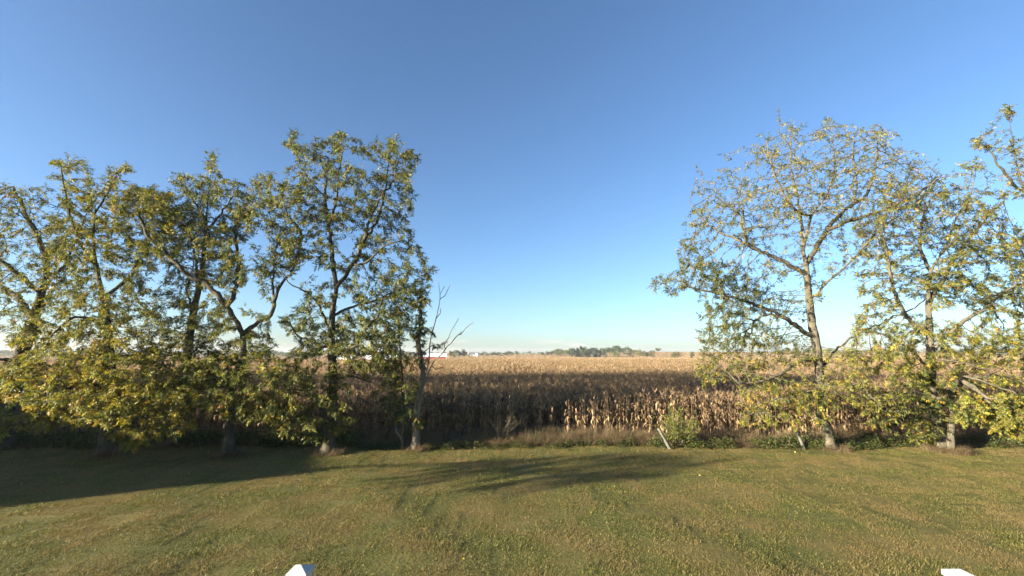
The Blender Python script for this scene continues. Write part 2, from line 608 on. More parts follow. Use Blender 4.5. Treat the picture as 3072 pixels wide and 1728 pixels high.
def grow_tree(name, label, cat, D0, rad, limbs, blobs, n_att, n_leaf, pal, w, low_pal=None, bark='bark', step=0.24, kill=0.36,
              leaf_size=0.88, group=None, bare=(), flare=1.75, tip=0.006, seed=0, hue_z=(1.0, 5.0), droop=0.35, world=False, spread=1.16, leaf_mul=2.3, inertia=0.55, lush=(), tone=()):
    """limbs: pixel paths (px, py[, depth offset]); the first is the trunk. blobs: (px, py, rx, ry[, depth offset, weight])."""
    global rng
    rng = np.random.default_rng(1000 + seed)
    P, par, lid = [], [], []
    fixed_tips = []
    for k, path in enumerate(limbs):
        pts = np.array([at(q[0], q[1], D0 + (q[2] if len(q) > 2 else 0.0)) for q in path]) if not world else np.array(path, float)
        if k == 0:
            pts[0, 2] = float(terrain(pts[0, 0], pts[0, 1])) - 0.1
        elif len(path[0]) < 3:
            pts[1:, 1] += 0
        sp = spline(pts, step)
        if k:
            sp[1:-1] += 0.03 * rng.standard_normal((len(sp) - 2, 3)) if len(sp) > 2 else 0
        if k == 0:
            start = -1
            ids = range(len(sp))
        else:
            dd = np.linalg.norm(np.array(P) - sp[0], axis=1)
            start = int(np.argmin(dd))
            ids = range(1, len(sp))
        prev = start
        for i_ in ids:
            P.append(sp[i_]); par.append(prev); lid.append(k)
            prev = len(P) - 1
    nfix = len(P)
    # attraction points through the crown's volume
    n_att = int(n_att * 1.9)
    att = []
    wts = np.array([(b[5] if len(b) > 5 else 1.0) * b[2] * b[3] for b in blobs], float)
    cnts = np.maximum(3, (n_att * wts / wts.sum())).astype(int) if len(blobs) else []
    for b, c in zip(blobs, cnts):
        dD = b[4] if len(b) > 4 else 0.0
        ctr = at(b[0], b[1], D0 + dD) if not world else np.zeros(3)
        s = 1.0 / ppm(D0 + dD)
        rd = (b[2] + b[3]) * 0.5 * s * 1.05
        g = rng.standard_normal((c, 3))
        g /= np.linalg.norm(g, axis=1)[:, None]
        g *= rng.random((c, 1)) ** 0.42 * np.where(rng.random((c, 1)) < 0.07, 1.3, 1.0)
        pts = ctr + g * np.array([b[2] * s, rd, b[3] * s])
        dep = rd * g[:, 1] + (0.7 * rng.standard_normal(c) if dD == 0.0 else 0)
        if world:                              # blobs given as (x, y, radius, half height, z)
            pts = np.array([b[0], b[1], b[4]]) + g * np.array([b[2], b[2], b[3]])
        else:
            k_ = ((D0 + dD + dep) / (D0 + dD))[:, None]
            pts = ctr + g * np.array([b[2] * s, 0, b[3] * s]) * spread
            pts = (pts - [0, 0, EYE]) * k_ + [0, 0, EYE]
        att.append(pts)
    if len(blobs):
        att = np.concatenate(att)
        att = att[att[:, 2] > 0.35]
        P = list(P)
        PA = np.zeros((nfix + 30000, 3)); PA[:nfix] = P
        grow_ok = np.array([l not in bare for l in lid] + [True] * 30000)
        PF = PA[:nfix].copy(); PF[~grow_ok[:nfix]] = 1e4
        dm = np.linalg.norm(att[:, None] - PF[None], axis=2)
        near = dm.argmin(1); dist = dm.min(1)
        n = nfix
        last = np.full((nfix + 30000, 3), 1e6)
        parr = np.full(nfix + 30000, -1)
        parr[:nfix] = par
        alive = dist > kill
        for it in range(140):
            if not alive.any() or n > 14000:
                break
            ia = np.where(alive)[0]
            nd = near[ia]
            un, inv = np.unique(nd, return_inverse=True)
            dv = (att[ia] - PA[nd]) / dist[ia][:, None]
            acc = np.zeros((len(un), 3)); np.add.at(acc, inv, dv)
            acc /= np.linalg.norm(acc, axis=1)[:, None] + 1e-9
            pu = parr[un]
            pd = PA[un] - PA[np.maximum(pu, 0)]
            pd /= np.linalg.norm(pd, axis=1)[:, None] + 1e-9
            acc += inertia * pd * (un >= nfix)[:, None]
            acc += 0.20 * rng.standard_normal(acc.shape)
            acc[:, 2] += 0.08
            acc /= np.linalg.norm(acc, axis=1)[:, None] + 1e-9
            new = PA[un] + step * acc
            dup = np.linalg.norm(new - last[un], axis=1) < 0.35 * step
            if dup.any():
                alive[ia[dup[inv]]] = False
            keep = ~dup
            if not keep.any():
                continue
            new, src = new[keep], un[keep]
            last[src] = new
            m_ = len(new)
            PA[n:n + m_] = new
            parr[n:n + m_] = src
            par.extend(int(s_) for s_ in src)
            lid.extend(lid[s_] for s_ in src)
            dn = np.linalg.norm(att[:, None] - new[None], axis=2)
            jn = dn.argmin(1); dj = dn.min(1)
            upd = dj < dist
            near[upd] = n + jn[upd]; dist[upd] = dj[upd]
            alive &= dist > kill
            n += m_
        P = PA[:n]
    else:
        n = nfix
        P = np.array(P)
    par = np.array(par)
    lid = np.array(lid)
    cnt = np.zeros(n)
    kids = [[] for _ in range(n)]
    for i_ in range(n):
        if par[i_] >= 0:
            kids[par[i_]].append(i_)
    for i_ in range(n - 1, -1, -1):            # children always come after their parents
        if not kids[i_]:
            cnt[i_] = 1
        if par[i_] >= 0:
            cnt[par[i_]] += cnt[i_]
    # fixed limbs keep some girth even where few twigs grow
    ex = math.log(rad / tip) / math.log(max(cnt[0], 8))
    R = tip * cnt ** ex
    hand = np.zeros(n)
    hand[:nfix] = 1
    for k in range(len(limbs)):
        ii = [j for j in range(nfix) if lid[j] == k]
        if k and len(ii):
            L_ = len(ii)
            base = rad * (0.42 if k not in bare else 0.2)
            for q_, j in enumerate(ii):
                R[j] = max(R[j], base * (1 - 0.88 * q_ / L_) * 0.6)
    for i_ in range(n - 1, 0, -1):
        if par[i_] >= 0:
            R[par[i_]] = max(R[par[i_]], R[i_] * 1.02)
    R = np.minimum(R, rad)
    tz = np.array([P[j][2] for j in range(nfix) if lid[j] == 0])
    h0, h1 = tz.min(), tz.max()
    for j in range(nfix):
        if lid[j] == 0:
            R[j] *= 1 - 0.42 * (P[j][2] - h0) / (h1 - h0)
    for i_ in range(1, n):
        if par[i_] >= 0:
            R[i_] = min(R[i_], R[par[i_]] * 0.995)
    ii = [j for j in range(nfix) if lid[j] == 0]
    z0 = P[0][2]
    for j in ii:
        h = P[j][2] - z0
        R[j] = max(R[j], 0.0) * (1 + (flare - 1) * math.exp(-h / 0.35))
    # chains
    chains_by = {}
    seen = np.zeros(n, bool)
    stack = [0]
    while stack:
        s_ = stack.pop()
        ch = [par[s_], s_] if par[s_] >= 0 else [s_]
        cur = s_
        k = lid[s_]
        while kids[cur]:
            ks = kids[cur]
            same = [c for c in ks if lid[c] == k and c < nfix] if cur < nfix else []
            nxt = same[0] if same else max((c for c in ks if lid[c] == k), key=lambda c: cnt[c], default=None)
            for c in ks:
                if c != nxt:
                    stack.append(c)
            if nxt is None:
                break
            ch.append(nxt)
            cur = nxt
        chains_by.setdefault(k, []).append(np.array(ch))
    root = empty(name, P[0])
    origin = P[0].copy()
    tag(root, label, cat, group)
    for k in sorted(chains_by):
        tb = tubes(P, R, chains_by[k])
        if tb is None:
            continue
        nm = 'trunk' if k == 0 else 'limb'
        me = np_mesh(nm, tb[0] - origin, tb[1], [M[bark]], smooth=True)
        link(bpy.data.objects.new(nm, me), root)
    if n_leaf:
        n_leaf = int(n_leaf * leaf_mul)
        cand = np.where((R < 0.016) & (np.arange(n) >= nfix))[0]
        if len(cand) < 10:
            cand = np.arange(nfix, n)
        pr = 1.0 / (0.9 + cnt[cand])
        if lush:
            q_ = P[cand] - [0, 0, EYE]
            zc = q_[:, 1] * CP + q_[:, 2] * SP
            qx, qy = 1536 + F * q_[:, 0] / zc, 864 - F * (q_[:, 2] * CP - q_[:, 1] * SP) / zc
            for (lx_, ly_, lrx, lry, lb) in lush:
                pr = pr * (1 + (lb - 1) * np.exp(-0.5 * (((qx - lx_) / lrx) ** 2 + ((qy - ly_) / lry) ** 2)))
        sel = rng.choice(cand, n_leaf, p=pr / pr.sum())
        pp = P[par[sel]]
        t = rng.random((n_leaf, 1))
        pos = pp + (P[sel] - pp) * t + 0.045 * rng.standard_normal((n_leaf, 3))
        pos[:, 2] = np.maximum(pos[:, 2], 0.4)
        dr = P[sel] - pp
        dr /= np.linalg.norm(dr, axis=1)[:, None] + 1e-9
        col = pick_colors(n_leaf, pal, w)
        if low_pal is not None:
            f = 1 - ss(hue_z[0], hue_z[1], pos[:, 2] + 0.8 * rng.standard_normal(n_leaf))
            c2 = pick_colors(n_leaf, low_pal[0], low_pal[1])
            u = rng.random(n_leaf) < f
            col[u] = c2[u]
        for (lx_, ly_, lrx, lry, wz) in tone:
            q_ = pos - [0, 0, EYE]
            zc = q_[:, 1] * CP + q_[:, 2] * SP
            qx, qy = 1536 + F * q_[:, 0] / zc, 864 - F * (q_[:, 2] * CP - q_[:, 1] * SP) / zc
            u = rng.random(n_leaf) < np.exp(-0.5 * (((qx - lx_) / lrx) ** 2 + ((qy - ly_) / lry) ** 2))
            c2 = pick_colors(n_leaf, pal, wz)
            col[u] = c2[u]
        sz = leaf_size * (0.7 + 0.55 * rng.random(n_leaf)) * (1 + 0.2 * (1 - ss(2.5, 6.5, pos[:, 2])))
        V, Q, C = leaf_cloud(pos - origin, dr, sz, col, droop)
        me = np_mesh('crown', V, Q, [M['leaf']], colors=C)
        link(bpy.data.objects.new('crown', me), root)
    return root


def copy_tree(src, loc, rz, sc, label, group):
    c = src.copy()
    COL.objects.link(c)
    c.location = loc
    c.rotation_euler = (0, 0, rz)
    c.scale = (sc, sc, sc)
    c["label"] = label
    c["group"] = group
    for ch in src.children:
        d = ch.copy()
        COL.objects.link(d)
        d.parent = c
    return c


G_DARK = (0.034, 0.050, 0.014)
G_MID = (0.064, 0.084, 0.020)
G_OLIVE = (0.100, 0.106, 0.026)
G_LIGHT = (0.148, 0.152, 0.036)
Y_GREEN = (0.205, 0.192, 0.030)
Y_GOLD = (0.275, 0.205, 0.026)
Y_ORANGE = (0.220, 0.118, 0.022)
B_DRY = (0.130, 0.085, 0.040)
PAL = [G_DARK, G_MID, G_OLIVE, G_LIGHT, Y_GREEN, Y_GOLD, Y_ORANGE, B_DRY]
GREENISH = [2.2, 3.6, 4, 2.2, 1.0, 0.3, 0.1, 0.25]
MIXED = [1.2, 2.6, 4, 3, 2.2, 0.8, 0.25, 0.3]
YELLOW = [0.6, 1.6, 3, 3.2, 3.4, 1.8, 0.3, 0.3]
SPARSE = [1.0, 2, 3.4, 2.5, 2.4, 1.6, 0.5, 0.8]

T1 = grow_tree('walnut_tree', 'thick dark trunked walnut tree cut by the left edge of the photo', 'tree', 21.6, 0.37,
    [[(5, 1345), (12, 1290), (30, 1200), (60, 1080), (100, 960), (125, 880), (140, 830)],
     [(125, 880), (60, 830, -.5), (0, 780, -.8), (-80, 730, -1)],
     [(140, 830), (125, 740, .5), (70, 630, .8), (40, 560, 1)],
     [(140, 830), (190, 800, -.4), (230, 710, -.6), (262, 640, -.8)],
     [(100, 960), (40, 880, .8), (-40, 850, 1.2)],
     [(60, 1080), (20, 1080, -.6), (-60, 1060, -1)]],
    [(70, 600, 90, 65), (30, 680, 120, 90), (20, 790, 130, 90), (180, 720, 80, 110), (-90, 700, 140, 160), (-60, 900, 130, 110),
     (30, 950, 90, 60), (100, 830, 80, 60), (0, 1270, 55, 45, -2.5), (-60, 1150, 80, 80, -1)],
    900, 2300, PAL, MIXED, (PAL, YELLOW), seed=1)

T2 = grow_tree('walnut_tree', 'leafy walnut whose low golden branches sweep down to the shaded lawn', 'tree', 20.5, 0.27,
    [[(322, 1362), (322, 1250), (330, 1100), (322, 980), (309, 900), (290, 800), (280, 718), (285, 640), (292, 570)],
     [(309, 900), (390, 830, .4), (440, 740, .8), (450, 660, 1)],
     [(290, 800), (225, 700, -.4), (195, 570, -.6), (182, 500, -.6)],
     [(285, 640), (335, 560, .3), (352, 515, .5)],
     [(322, 980), (230, 950, -.8), (160, 1000, -1.4)],
     [(330, 1100), (430, 1060, -.6), (530, 1120, -1.4)],
     [(325, 1180), (260, 1150, -1.5), (180, 1180, -2.3), (115, 1240, -2.6)],
     [(330, 1150), (410, 1180, -1.4), (440, 1260, -2.4), (420, 1330, -2.6)]],
    [(205, 500, 60, 38), (350, 515, 45, 34), (300, 590, 130, 60), (270, 680, 120, 60), (420, 640, 90, 80), (240, 770, 110, 70), (400, 770, 100, 80),
     (230, 890, 100, 70), (360, 920, 110, 80), (190, 980, 80, 60, -1), (300, 1010, 130, 60, -1),
     (190, 1090, 90, 60, -1.8, 1.3), (330, 1110, 130, 60, -1.8, 1.3), (170, 1200, 90, 55, -2.2, 1.5), (300, 1220, 140, 55, -2.3, 1.5),
     (440, 1180, 90, 60, -2, 1.6), (80, 1130, 80, 60, -1.5, 1.3), (480, 1050, 90, 60, -1, 1.2), (100, 1010, 80, 60, -1, 1.2), (400, 1310, 55, 40, -2.5, 1.6), (500, 1270, 70, 40, -2.2, 1.4), (120, 1270, 60, 30, -2.4, 1.2), (560, 1120, 70, 50, -1.4)],
    2100, 6600, PAL, MIXED, (PAL, [0.4, 1.2, 2.6, 3.4, 3.8, 2.0, .3, .2]), seed=2, hue_z=(3.0, 7.5), leaf_mul=2.6, lush=[(290, 1160, 260, 140, 1.35)])  # low leaves yellower, and brightened further to paint in the sun on them

T3 = grow_tree('walnut_tree', 'slim walnut with a pointed leafy spire rising above its neighbours', 'tree', 22.2, 0.25,
    [[(520, 1345), (530, 1260), (543, 1165), (561, 1077), (572, 990), (580, 935), (599, 849), (612, 760), (620, 640), (630, 540), (633, 470)],
     [(580, 935), (562, 880, .4), (572, 830, .6), (585, 770, .8)],
     [(620, 660), (570, 590, .3), (545, 530, .4)],
     [(615, 700), (680, 620, -.4), (722, 550, -.5)],
     [(561, 1077), (610, 1030, -.5), (660, 1015, -1)],
     [(599, 849), (530, 790, .7), (480, 740, 1)]],
    [(632, 480, 26, 42, 0, 1.6), (560, 550, 60, 40), (640, 580, 90, 55), (540, 640, 80, 50), (700, 610, 70, 70), (520, 730, 80, 60), (620, 700, 90, 60),
     (570, 820, 70, 50), (650, 800, 70, 60), (520, 960, 90, 50), (600, 1040, 80, 40), (470, 1060, 60, 40), (520, 870, 70, 50), (560, 1180, 80, 50, -.6, 1.2), (480, 1200, 80, 60, -.4), (640, 1090, 80, 40)],
    1150, 3500, PAL, GREENISH, (PAL, MIXED), seed=3)

T4 = grow_tree('walnut_tree', 'walnut forking low into a wide V of two dark limbs', 'tree', 20.3, 0.245,
    [[(683, 1374), (687, 1290), (692, 1220), (702, 1150), (722, 1090), (730, 1060), (728, 1003)],
     [(728, 1003), (697, 945, -.2), (663, 897, -.4), (614, 848, -.6), (570, 829, -.8), (502, 766, -1), (449, 713, -1.2), (415, 640, -1.3)],
     [(728, 1003), (764, 974, .2), (812, 943, .3), (827, 901, .4), (836, 863, .5), (870, 824, .6), (895, 760, .8), (900, 690, .9)],
     [(824, 905, .4), (820, 850, .8), (822, 790, 1), (830, 720, 1.2)],
     [(680, 920, -.3), (704, 880, 0), (713, 790, .3), (705, 700, .5), (720, 640, .5)],
     [(590, 838, -.7), (585, 770, -.4), (560, 690, -.2)],
     [(725, 1080), (670, 1110, -.8), (600, 1130, -1.4)],
     [(705, 1140), (770, 1120, -.8), (830, 1150, -1.2)]],
    [(450, 610, 90, 55), (420, 700, 60, 50), (550, 690, 70, 60), (680, 720, 70, 60), (780, 545, 50, 34), (830, 600, 70, 60), (760, 650, 80, 60),
     (860, 700, 60, 70), (700, 830, 60, 50), (640, 960, 70, 45), (810, 800, 50, 50), (760, 1040, 70, 50), (640, 1120, 90, 50, -1, 1.3),
     (780, 1120, 80, 50, -1, 1.3), (700, 1200, 80, 40, -1.3, 1.2), (820, 1210, 70, 50, -1, 1.2), (560, 1150, 70, 45, -1.2, 1.2), (500, 640, 60, 50), (620, 1200, 80, 40, -1.2, 1.2), (760, 1240, 70, 30, -1.3, 1.1), (860, 1160, 70, 50, -.8)],
    1500, 4600, PAL, [2, 3.6, 4, 2.2, 1.2, .4, .15, .25], (PAL, MIXED), seed=4, hue_z=(1.5, 5.5))

T5 = grow_tree('walnut_tree', 'tall full walnut with tufted top beside the open field view', 'tree', 20.6, 0.26,
    [[(985, 1368), (990, 1310), (996, 1230), (1000, 1150), (996, 1056), (995, 990), (998, 935), (1010, 863)],
     [(1010, 863), (1003, 815, .2), (991, 713, .4), (981, 641, .5), (972, 592, .6), (938, 550, .6), (904, 500, .7), (880, 430, .7)],
     [(1010, 863), (1044, 815, -.2), (1078, 757, -.4), (1102, 689, -.5), (1136, 602, -.6), (1175, 550, -.7), (1195, 480, -.8)],
     [(1095, 715, -.5), (1131, 660, -.2), (1150, 600, 0), (1165, 500, .2)],
     [(1054, 800, -.3), (1097, 786, -.8), (1150, 740, -1.1), (1210, 720, -1.3)],
     [(986, 985), (957, 921, -.5), (933, 887, -.8), (870, 844, -1.2), (827, 790, -1.5)],
     [(980, 1045), (928, 1019, .4), (894, 1008, .6), (868, 971, .8), (831, 948, 1)],
     [(996, 1056), (1062, 1042, -.5), (1084, 1001, -.8), (1129, 952, -1), (1150, 890, -1.1)],
     [(998, 950), (1060, 920, .6), (1130, 900, 1), (1200, 880, 1.2)],
     [(972, 1205), (940, 1188, -.6), (915, 1175, -1), (880, 1165, -1.2)],
     [(998, 1160), (1015, 1138, .4), (1060, 1130, .6), (1120, 1150, .8)],
     [(988, 680, .4), (1010, 590, .2), (1020, 500, 0), (1025, 430, 0)],
     [(975, 600, .6), (975, 520, .9), (940, 450, 1)]],
    [(877, 420, 28, 40, 0, 1.5), (925, 450, 45, 40), (1018, 425, 34, 45, 0, 1.4), (975, 500, 70, 50), (1100, 455, 40, 34), (1170, 450, 32, 50, 0, 1.4),
     (1222, 480, 38, 40, 0, 1.3), (1180, 540, 60, 40), (900, 560, 50, 50), (1050, 540, 70, 50), (940, 650, 60, 60), (1040, 640, 80, 55), (1120, 610, 50, 55),
     (1215, 610, 34, 50), (1180, 690, 60, 45), (890, 740, 50, 60), (960, 760, 60, 50), (1120, 740, 60, 45), (1240, 770, 45, 50), (1275, 820, 30, 45, 0, 1.4),
     (1190, 840, 80, 55, 0, 1.3), (1080, 870, 60, 45), (940, 900, 50, 45), (890, 970, 60, 40), (1080, 960, 60, 45), (1160, 940, 70, 45),
     (1245, 900, 40, 50), (1160, 1010, 60, 40), (940, 1050, 50, 45), (1030, 1060, 45, 45), (1110, 1080, 70, 40), (890, 1110, 60, 45, -.6),
     (1080, 1010, 90, 50, 0, 1.8), (1180, 960, 80, 60, .3, 1.8), (1170, 1080, 70, 50, .3, 1.5), (980, 1000, 80, 50, .4, 1.4), (1000, 1210, 40, 45, -.8), (925, 1150, 60, 35, -1), (885, 1270, 60, 32, -1.2), (850, 1220, 50, 40, -1), (1040, 1270, 25, 40, -.5), (1010, 1130, 40, 35, -.5)],
    2200, 6600, PAL, [2.4, 4, 4, 2, .8, .3, .1, .3], (PAL, MIXED), seed=5, hue_z=(0.5, 4.5))

T6 = grow_tree('sapling', 'thin two stemmed sapling with drooping leaves beside the bare snag', 'tree', 21.7, 0.075,
    [[(1208, 1340), (1209, 1240), (1207, 1130), (1200, 1040), (1196, 950), (1192, 880)],
     [(1207, 1190), (1190, 1120, .2), (1186, 1040, .3), (1176, 960, .4)],
     [(1208, 1230), (1240, 1180, -.2), (1255, 1130, -.3)]],
    [(1190, 960, 45, 50), (1200, 880, 45, 45), (1165, 1060, 45, 40), (1200, 1190, 50, 60, -.3, 1.6), (1230, 1250, 35, 40, -.4, 1.4), (1150, 1180, 40, 40, -.4), (1180, 1120, 40, 40)],
    300, 560, PAL, [3, 4, 3, 1.5, .7, .4, .1, .1], seed=6)

T7 = grow_tree('dead_snag', 'pale half dead tree with bare forked tops and a leafy vine column', 'tree', 21.7, 0.19,
    [[(1246, 1350), (1248, 1310), (1250, 1235), (1262, 1161), (1271, 1138), (1286, 1086), (1291, 1023), (1308, 956), (1320, 897), (1316, 846)],
     [(1271, 1138), (1268, 1097, .2), (1256, 1060, .3), (1258, 980, .4), (1262, 900, .4), (1262, 860, .4)],
     [(1266, 1150), (1284, 1120, -.2), (1304, 1083, -.3), (1342, 1038, -.5), (1375, 1008, -.6), (1398, 985, -.7), (1420, 967, -.8)],
     [(1330, 1050, -.5), (1345, 1010, -.3), (1362, 985, -.3), (1376, 955, -.3)],
     [(1320, 897), (1335, 885, -.1), (1350, 856, -.2)],
     [(1318, 885), (1328, 870, .1), (1334, 858, .1)],
     [(1297, 1095, -.3), (1312, 1108, -.4), (1328, 1100, -.4)],
     [(1375, 1008, -.6), (1384, 1004, -.6), (1383, 992, -.6)],
     [(1268, 1142, 0), (1250, 1132, -.2), (1236, 1112, -.3)],
     [(1308, 956), (1320, 940, .1), (1322, 925, .1)],
     [(1278, 1110), (1270, 1090, 0), (1266, 1060, 0)]],
    [(1262, 900, 18, 45, .4), (1258, 990, 24, 45, .4), (1262, 1070, 18, 35, .3), (1312, 1035, 20, 14, -.2), (1300, 1000, 12, 14, -.2)],
    150, 330, PAL, [3, 4, 3, 1.5, .5, .2, .1, .1], bark='dead_wood', bare=(0, 2, 3, 4, 5, 6, 7, 8, 9), seed=7, leaf_size=0.75, kill=0.25, tip=0.014, flare=1.9)

T8 = grow_tree('walnut_tree', 'broad nearly bare walnut with arching limbs and scattered yellow leaves', 'tree', 21.6, 0.22,
    [[(2492, 1352), (2484, 1290), (2464, 1247), (2459, 1133), (2450, 1042), (2437, 974), (2428, 905), (2418, 793), (2409, 750), (2422, 699), (2435, 644), (2470, 600), (2490, 560), (2503, 500), (2499, 420), (2490, 350)],
     [(2405, 820), (2341, 780, -.3), (2259, 742, -.6), (2234, 712, -.7), (2212, 635, -.9), (2157, 600, -1), (2140, 570, -1)],
     [(2250, 738, -.6), (2200, 715, -.2), (2165, 699, 0), (2114, 665, .2), (2071, 614, .3)],
     [(2424, 785), (2450, 740, .3), (2477, 699, .4), (2528, 635, .6), (2593, 588, .7), (2622, 520, .8), (2631, 450, .9), (2640, 380, .9)],
     [(2485, 692, .4), (2540, 668, .1), (2593, 648, -.1), (2678, 622, -.4), (2772, 567, -.7), (2824, 524, -.8)],
     [(2412, 770), (2405, 700, .3), (2400, 640, .6), (2385, 560, .8), (2370, 470, .9), (2380, 390, 1)],
     [(2436, 650), (2400, 640, -.3), (2370, 610, -.6), (2330, 540, -.8), (2310, 470, -.9), (2300, 420, -.9)],
     [(2430, 900), (2455, 875, -.3), (2486, 840, -.5), (2533, 802, -.7), (2593, 742, -.9), (2640, 690, -1)],
     [(2425, 1010), (2391, 978, -.4), (2337, 946, -.7), (2278, 919, -1), (2228, 901, -1.2), (2150, 880, -1.4), (2060, 860, -1.5)],
     [(2350, 952, -.6), (2300, 945, -.3), (2264, 965, 0), (2255, 1000, .1)],
     [(2452, 1075), (2414, 1083, -.4), (2378, 1097, -.7), (2337, 1124, -1), (2280, 1145, -1.3), (2215, 1150, -1.5)],
     [(2462, 1110), (2510, 1050, .5), (2560, 1010, .8), (2673, 955, 1), (2755, 915, 1.1), (2840, 840, 1.3), (2900, 790, 1.4)],
     [(2460, 1170), (2510, 1150, -.8), (2580, 1160, -1.4), (2640, 1210, -1.9)],
     [(2461, 1160), (2410, 1180, -.8), (2340, 1190, -1.2), (2290, 1230, -1.5)],
     [(2240, 720, -.7), (2230, 660, -.4), (2235, 600, -.2)],
     [(2560, 610, .6), (2570, 540, .3), (2560, 460, .2), (2570, 380, .2)]],
    [(2380, 400, 45, 40), (2500, 400, 60, 50), (2620, 410, 70, 50), (2310, 470, 50, 50), (2420, 500, 90, 50), (2550, 500, 80, 55), (2680, 480, 60, 50), (2770, 530, 60, 45),
     (2150, 630, 70, 40), (2090, 670, 40, 40), (2230, 700, 80, 45), (2330, 620, 70, 60), (2430, 600, 80, 50), (2550, 620, 80, 45), (2680, 600, 80, 40),
     (2080, 750, 55, 55, 0, 1.8), (2130, 830, 90, 55, 0, 2.4), (2010, 850, 60, 34, 0, 1.5), (2220, 870, 80, 50, 0, 2.2), (2340, 800, 80, 45), (2300, 910, 90, 50, 0, 2), (2180, 950, 65, 50, 0, 2.4),
     (2260, 1010, 90, 45, 0, 2.2), (2150, 1030, 60, 45, 0, 2), (2350, 1060, 90, 45, 0, 2), (2210, 1100, 90, 45, 0, 2), (2130, 1110, 50, 40, 0, 1.5), (2520, 790, 55, 40), (2500, 720, 60, 35), (2620, 740, 60, 45),
     (2330, 1180, 100, 45, -1.2, 2.4), (2450, 1180, 90, 45, -1.4, 2.4), (2560, 1170, 90, 50, -1.6, 2.4), (2650, 1220, 70, 55, -2, 2.4), (2290, 1240, 70, 40, -1.5, 2), (2420, 1240, 80, 35, -1.6, 1.8), (2540, 1090, 80, 40, -.8, 1.6), (2440, 870, 40, 50), (2420, 560, 260, 190, 0, .35), (2640, 560, 200, 150, 0, .5), (2760, 620, 120, 110, 0, .8), (2260, 620, 170, 120, 0, .5)],
    3600, 5600, PAL, [1.2, 2.6, 3.5, 2.6, 2.2, 1.3, .4, .6], (PAL, YELLOW), bark='bark_pale', seed=8, kill=0.27, step=0.2, leaf_size=0.68, tip=0.008, hue_z=(1.5, 5), leaf_mul=3.5, lush=[(2130, 860, 120, 130, 3.0), (2420, 1180, 230, 90, 1.6)],  # sunlight on this trunk put into the paler bark colour
    tone=[(2130, 880, 130, 140, [4, 4, 2.4, .8, .5, .2, .1, .2])])

T9 = grow_tree('walnut_tree', 'yellowing walnut with several upright stems right of the broad bare walnut', 'tree', 21.2, 0.24,
    [[(2826, 1356), (2818, 1310), (2808, 1260), (2795, 1190), (2792, 1120), (2790, 1000), (2785, 900), (2793, 815), (2836, 740), (2870, 652), (2913, 579), (2930, 500)],
     [(2786, 910), (2850, 800, .3), (2913, 708, .5), (2995, 618, .7), (3040, 560, .8)],
     [(2790, 1010), (2730, 960, -.4), (2691, 892, -.6), (2657, 750, -.7), (2650, 690, -.7)],
     [(2794, 1110), (2720, 1040, .5), (2640, 1000, .8), (2580, 990, 1)],
     [(2792, 1060), (2870, 980, -.5), (2960, 920, -.8), (3050, 850, -1)],
     [(2800, 1210), (2860, 1150, -.6), (2950, 1130, -1), (3060, 1130, -1.3)],
     [(2793, 815), (2760, 740, .4), (2770, 660, .6), (2790, 590, .7)]],
    [(2640, 700, 80, 80), (2620, 830, 70, 70), (2700, 600, 80, 70), (2690, 780, 60, 60), (2780, 700, 60, 60), (2850, 590, 70, 55), (2920, 500, 40, 34), (2960, 640, 80, 60), (2900, 740, 90, 60, 0, 1.3), (3030, 760, 90, 70, 0, 1.3), (2750, 850, 80, 50),
     (2870, 860, 90, 55, 0, 1.3), (2990, 890, 90, 60, 0, 1.3), (2640, 900, 60, 50), (2620, 990, 80, 50), (2740, 990, 80, 50), (2860, 1010, 90, 50, 0, 1.3), (2990, 1020, 100, 60, 0, 1.2),
     (2600, 1080, 70, 40), (2720, 1090, 80, 40), (2850, 1110, 80, 50, -1), (2970, 1120, 90, 50, -1), (3080, 1100, 70, 90, -1),
     (2790, 1200, 60, 55, -.4, 2.2), (2850, 1210, 60, 45, -.4, 2), (2740, 1140, 80, 50, -.8, 1.8), (2690, 1060, 80, 45, 0, 1.5), (2930, 1080, 90, 50, -.6, 1.6), (2780, 1290, 60, 40, -.3, 1.6)],
    2600, 6300, PAL, SPARSE, (PAL, YELLOW), seed=9, hue_z=(2, 6), bark='bark_pale', leaf_size=0.74, tip=0.0075, leaf_mul=2.8, lush=[(2800, 1150, 240, 130, 1.4), (2950, 850, 150, 130, 1.8)],
    tone=[(2800, 1220, 90, 80, [3, 4, 3, 1, .6, .2, .1, .1]), (2960, 840, 120, 90, [3, 3, 3, 1, 1, .8, .2, .2])])

T10 = grow_tree('walnut_tree', 'walnut cut by the right edge of the photo, tufted branch reaching highest', 'tree', 21.4, 0.33,
    [[(3275, 1350), (3260, 1240), (3235, 1100), (3200, 900), (3150, 750), (3110, 660), (3075, 585), (3048, 480), (3035, 400), (3022, 335)],
     [(3070, 575), (3010, 520, -.4), (2965, 450, -.6), (2935, 425, -.6)],
     [(3200, 900), (3250, 760, .5), (3280, 620, .8), (3270, 500, 1)],
     [(3230, 1080), (3140, 980, -.7), (3060, 920, -1)],
     [(3110, 660), (3120, 560, .5), (3110, 450, .8)]],
    [(3025, 335, 34, 32, 0, 1.5), (2960, 430, 50, 36), (3050, 450, 40, 50), (3060, 560, 60, 55), (3150, 500, 80, 90), (3270, 560, 110, 130), (3180, 720, 120, 100), (3300, 850, 140, 130), (3110, 900, 90, 80), (3150, 1050, 90, 80)],
    800, 1900, PAL, [1.5, 2.6, 3.5, 2, 1.4, .9, .4, .9], seed=10, leaf_size=0.85, leaf_mul=3.2)

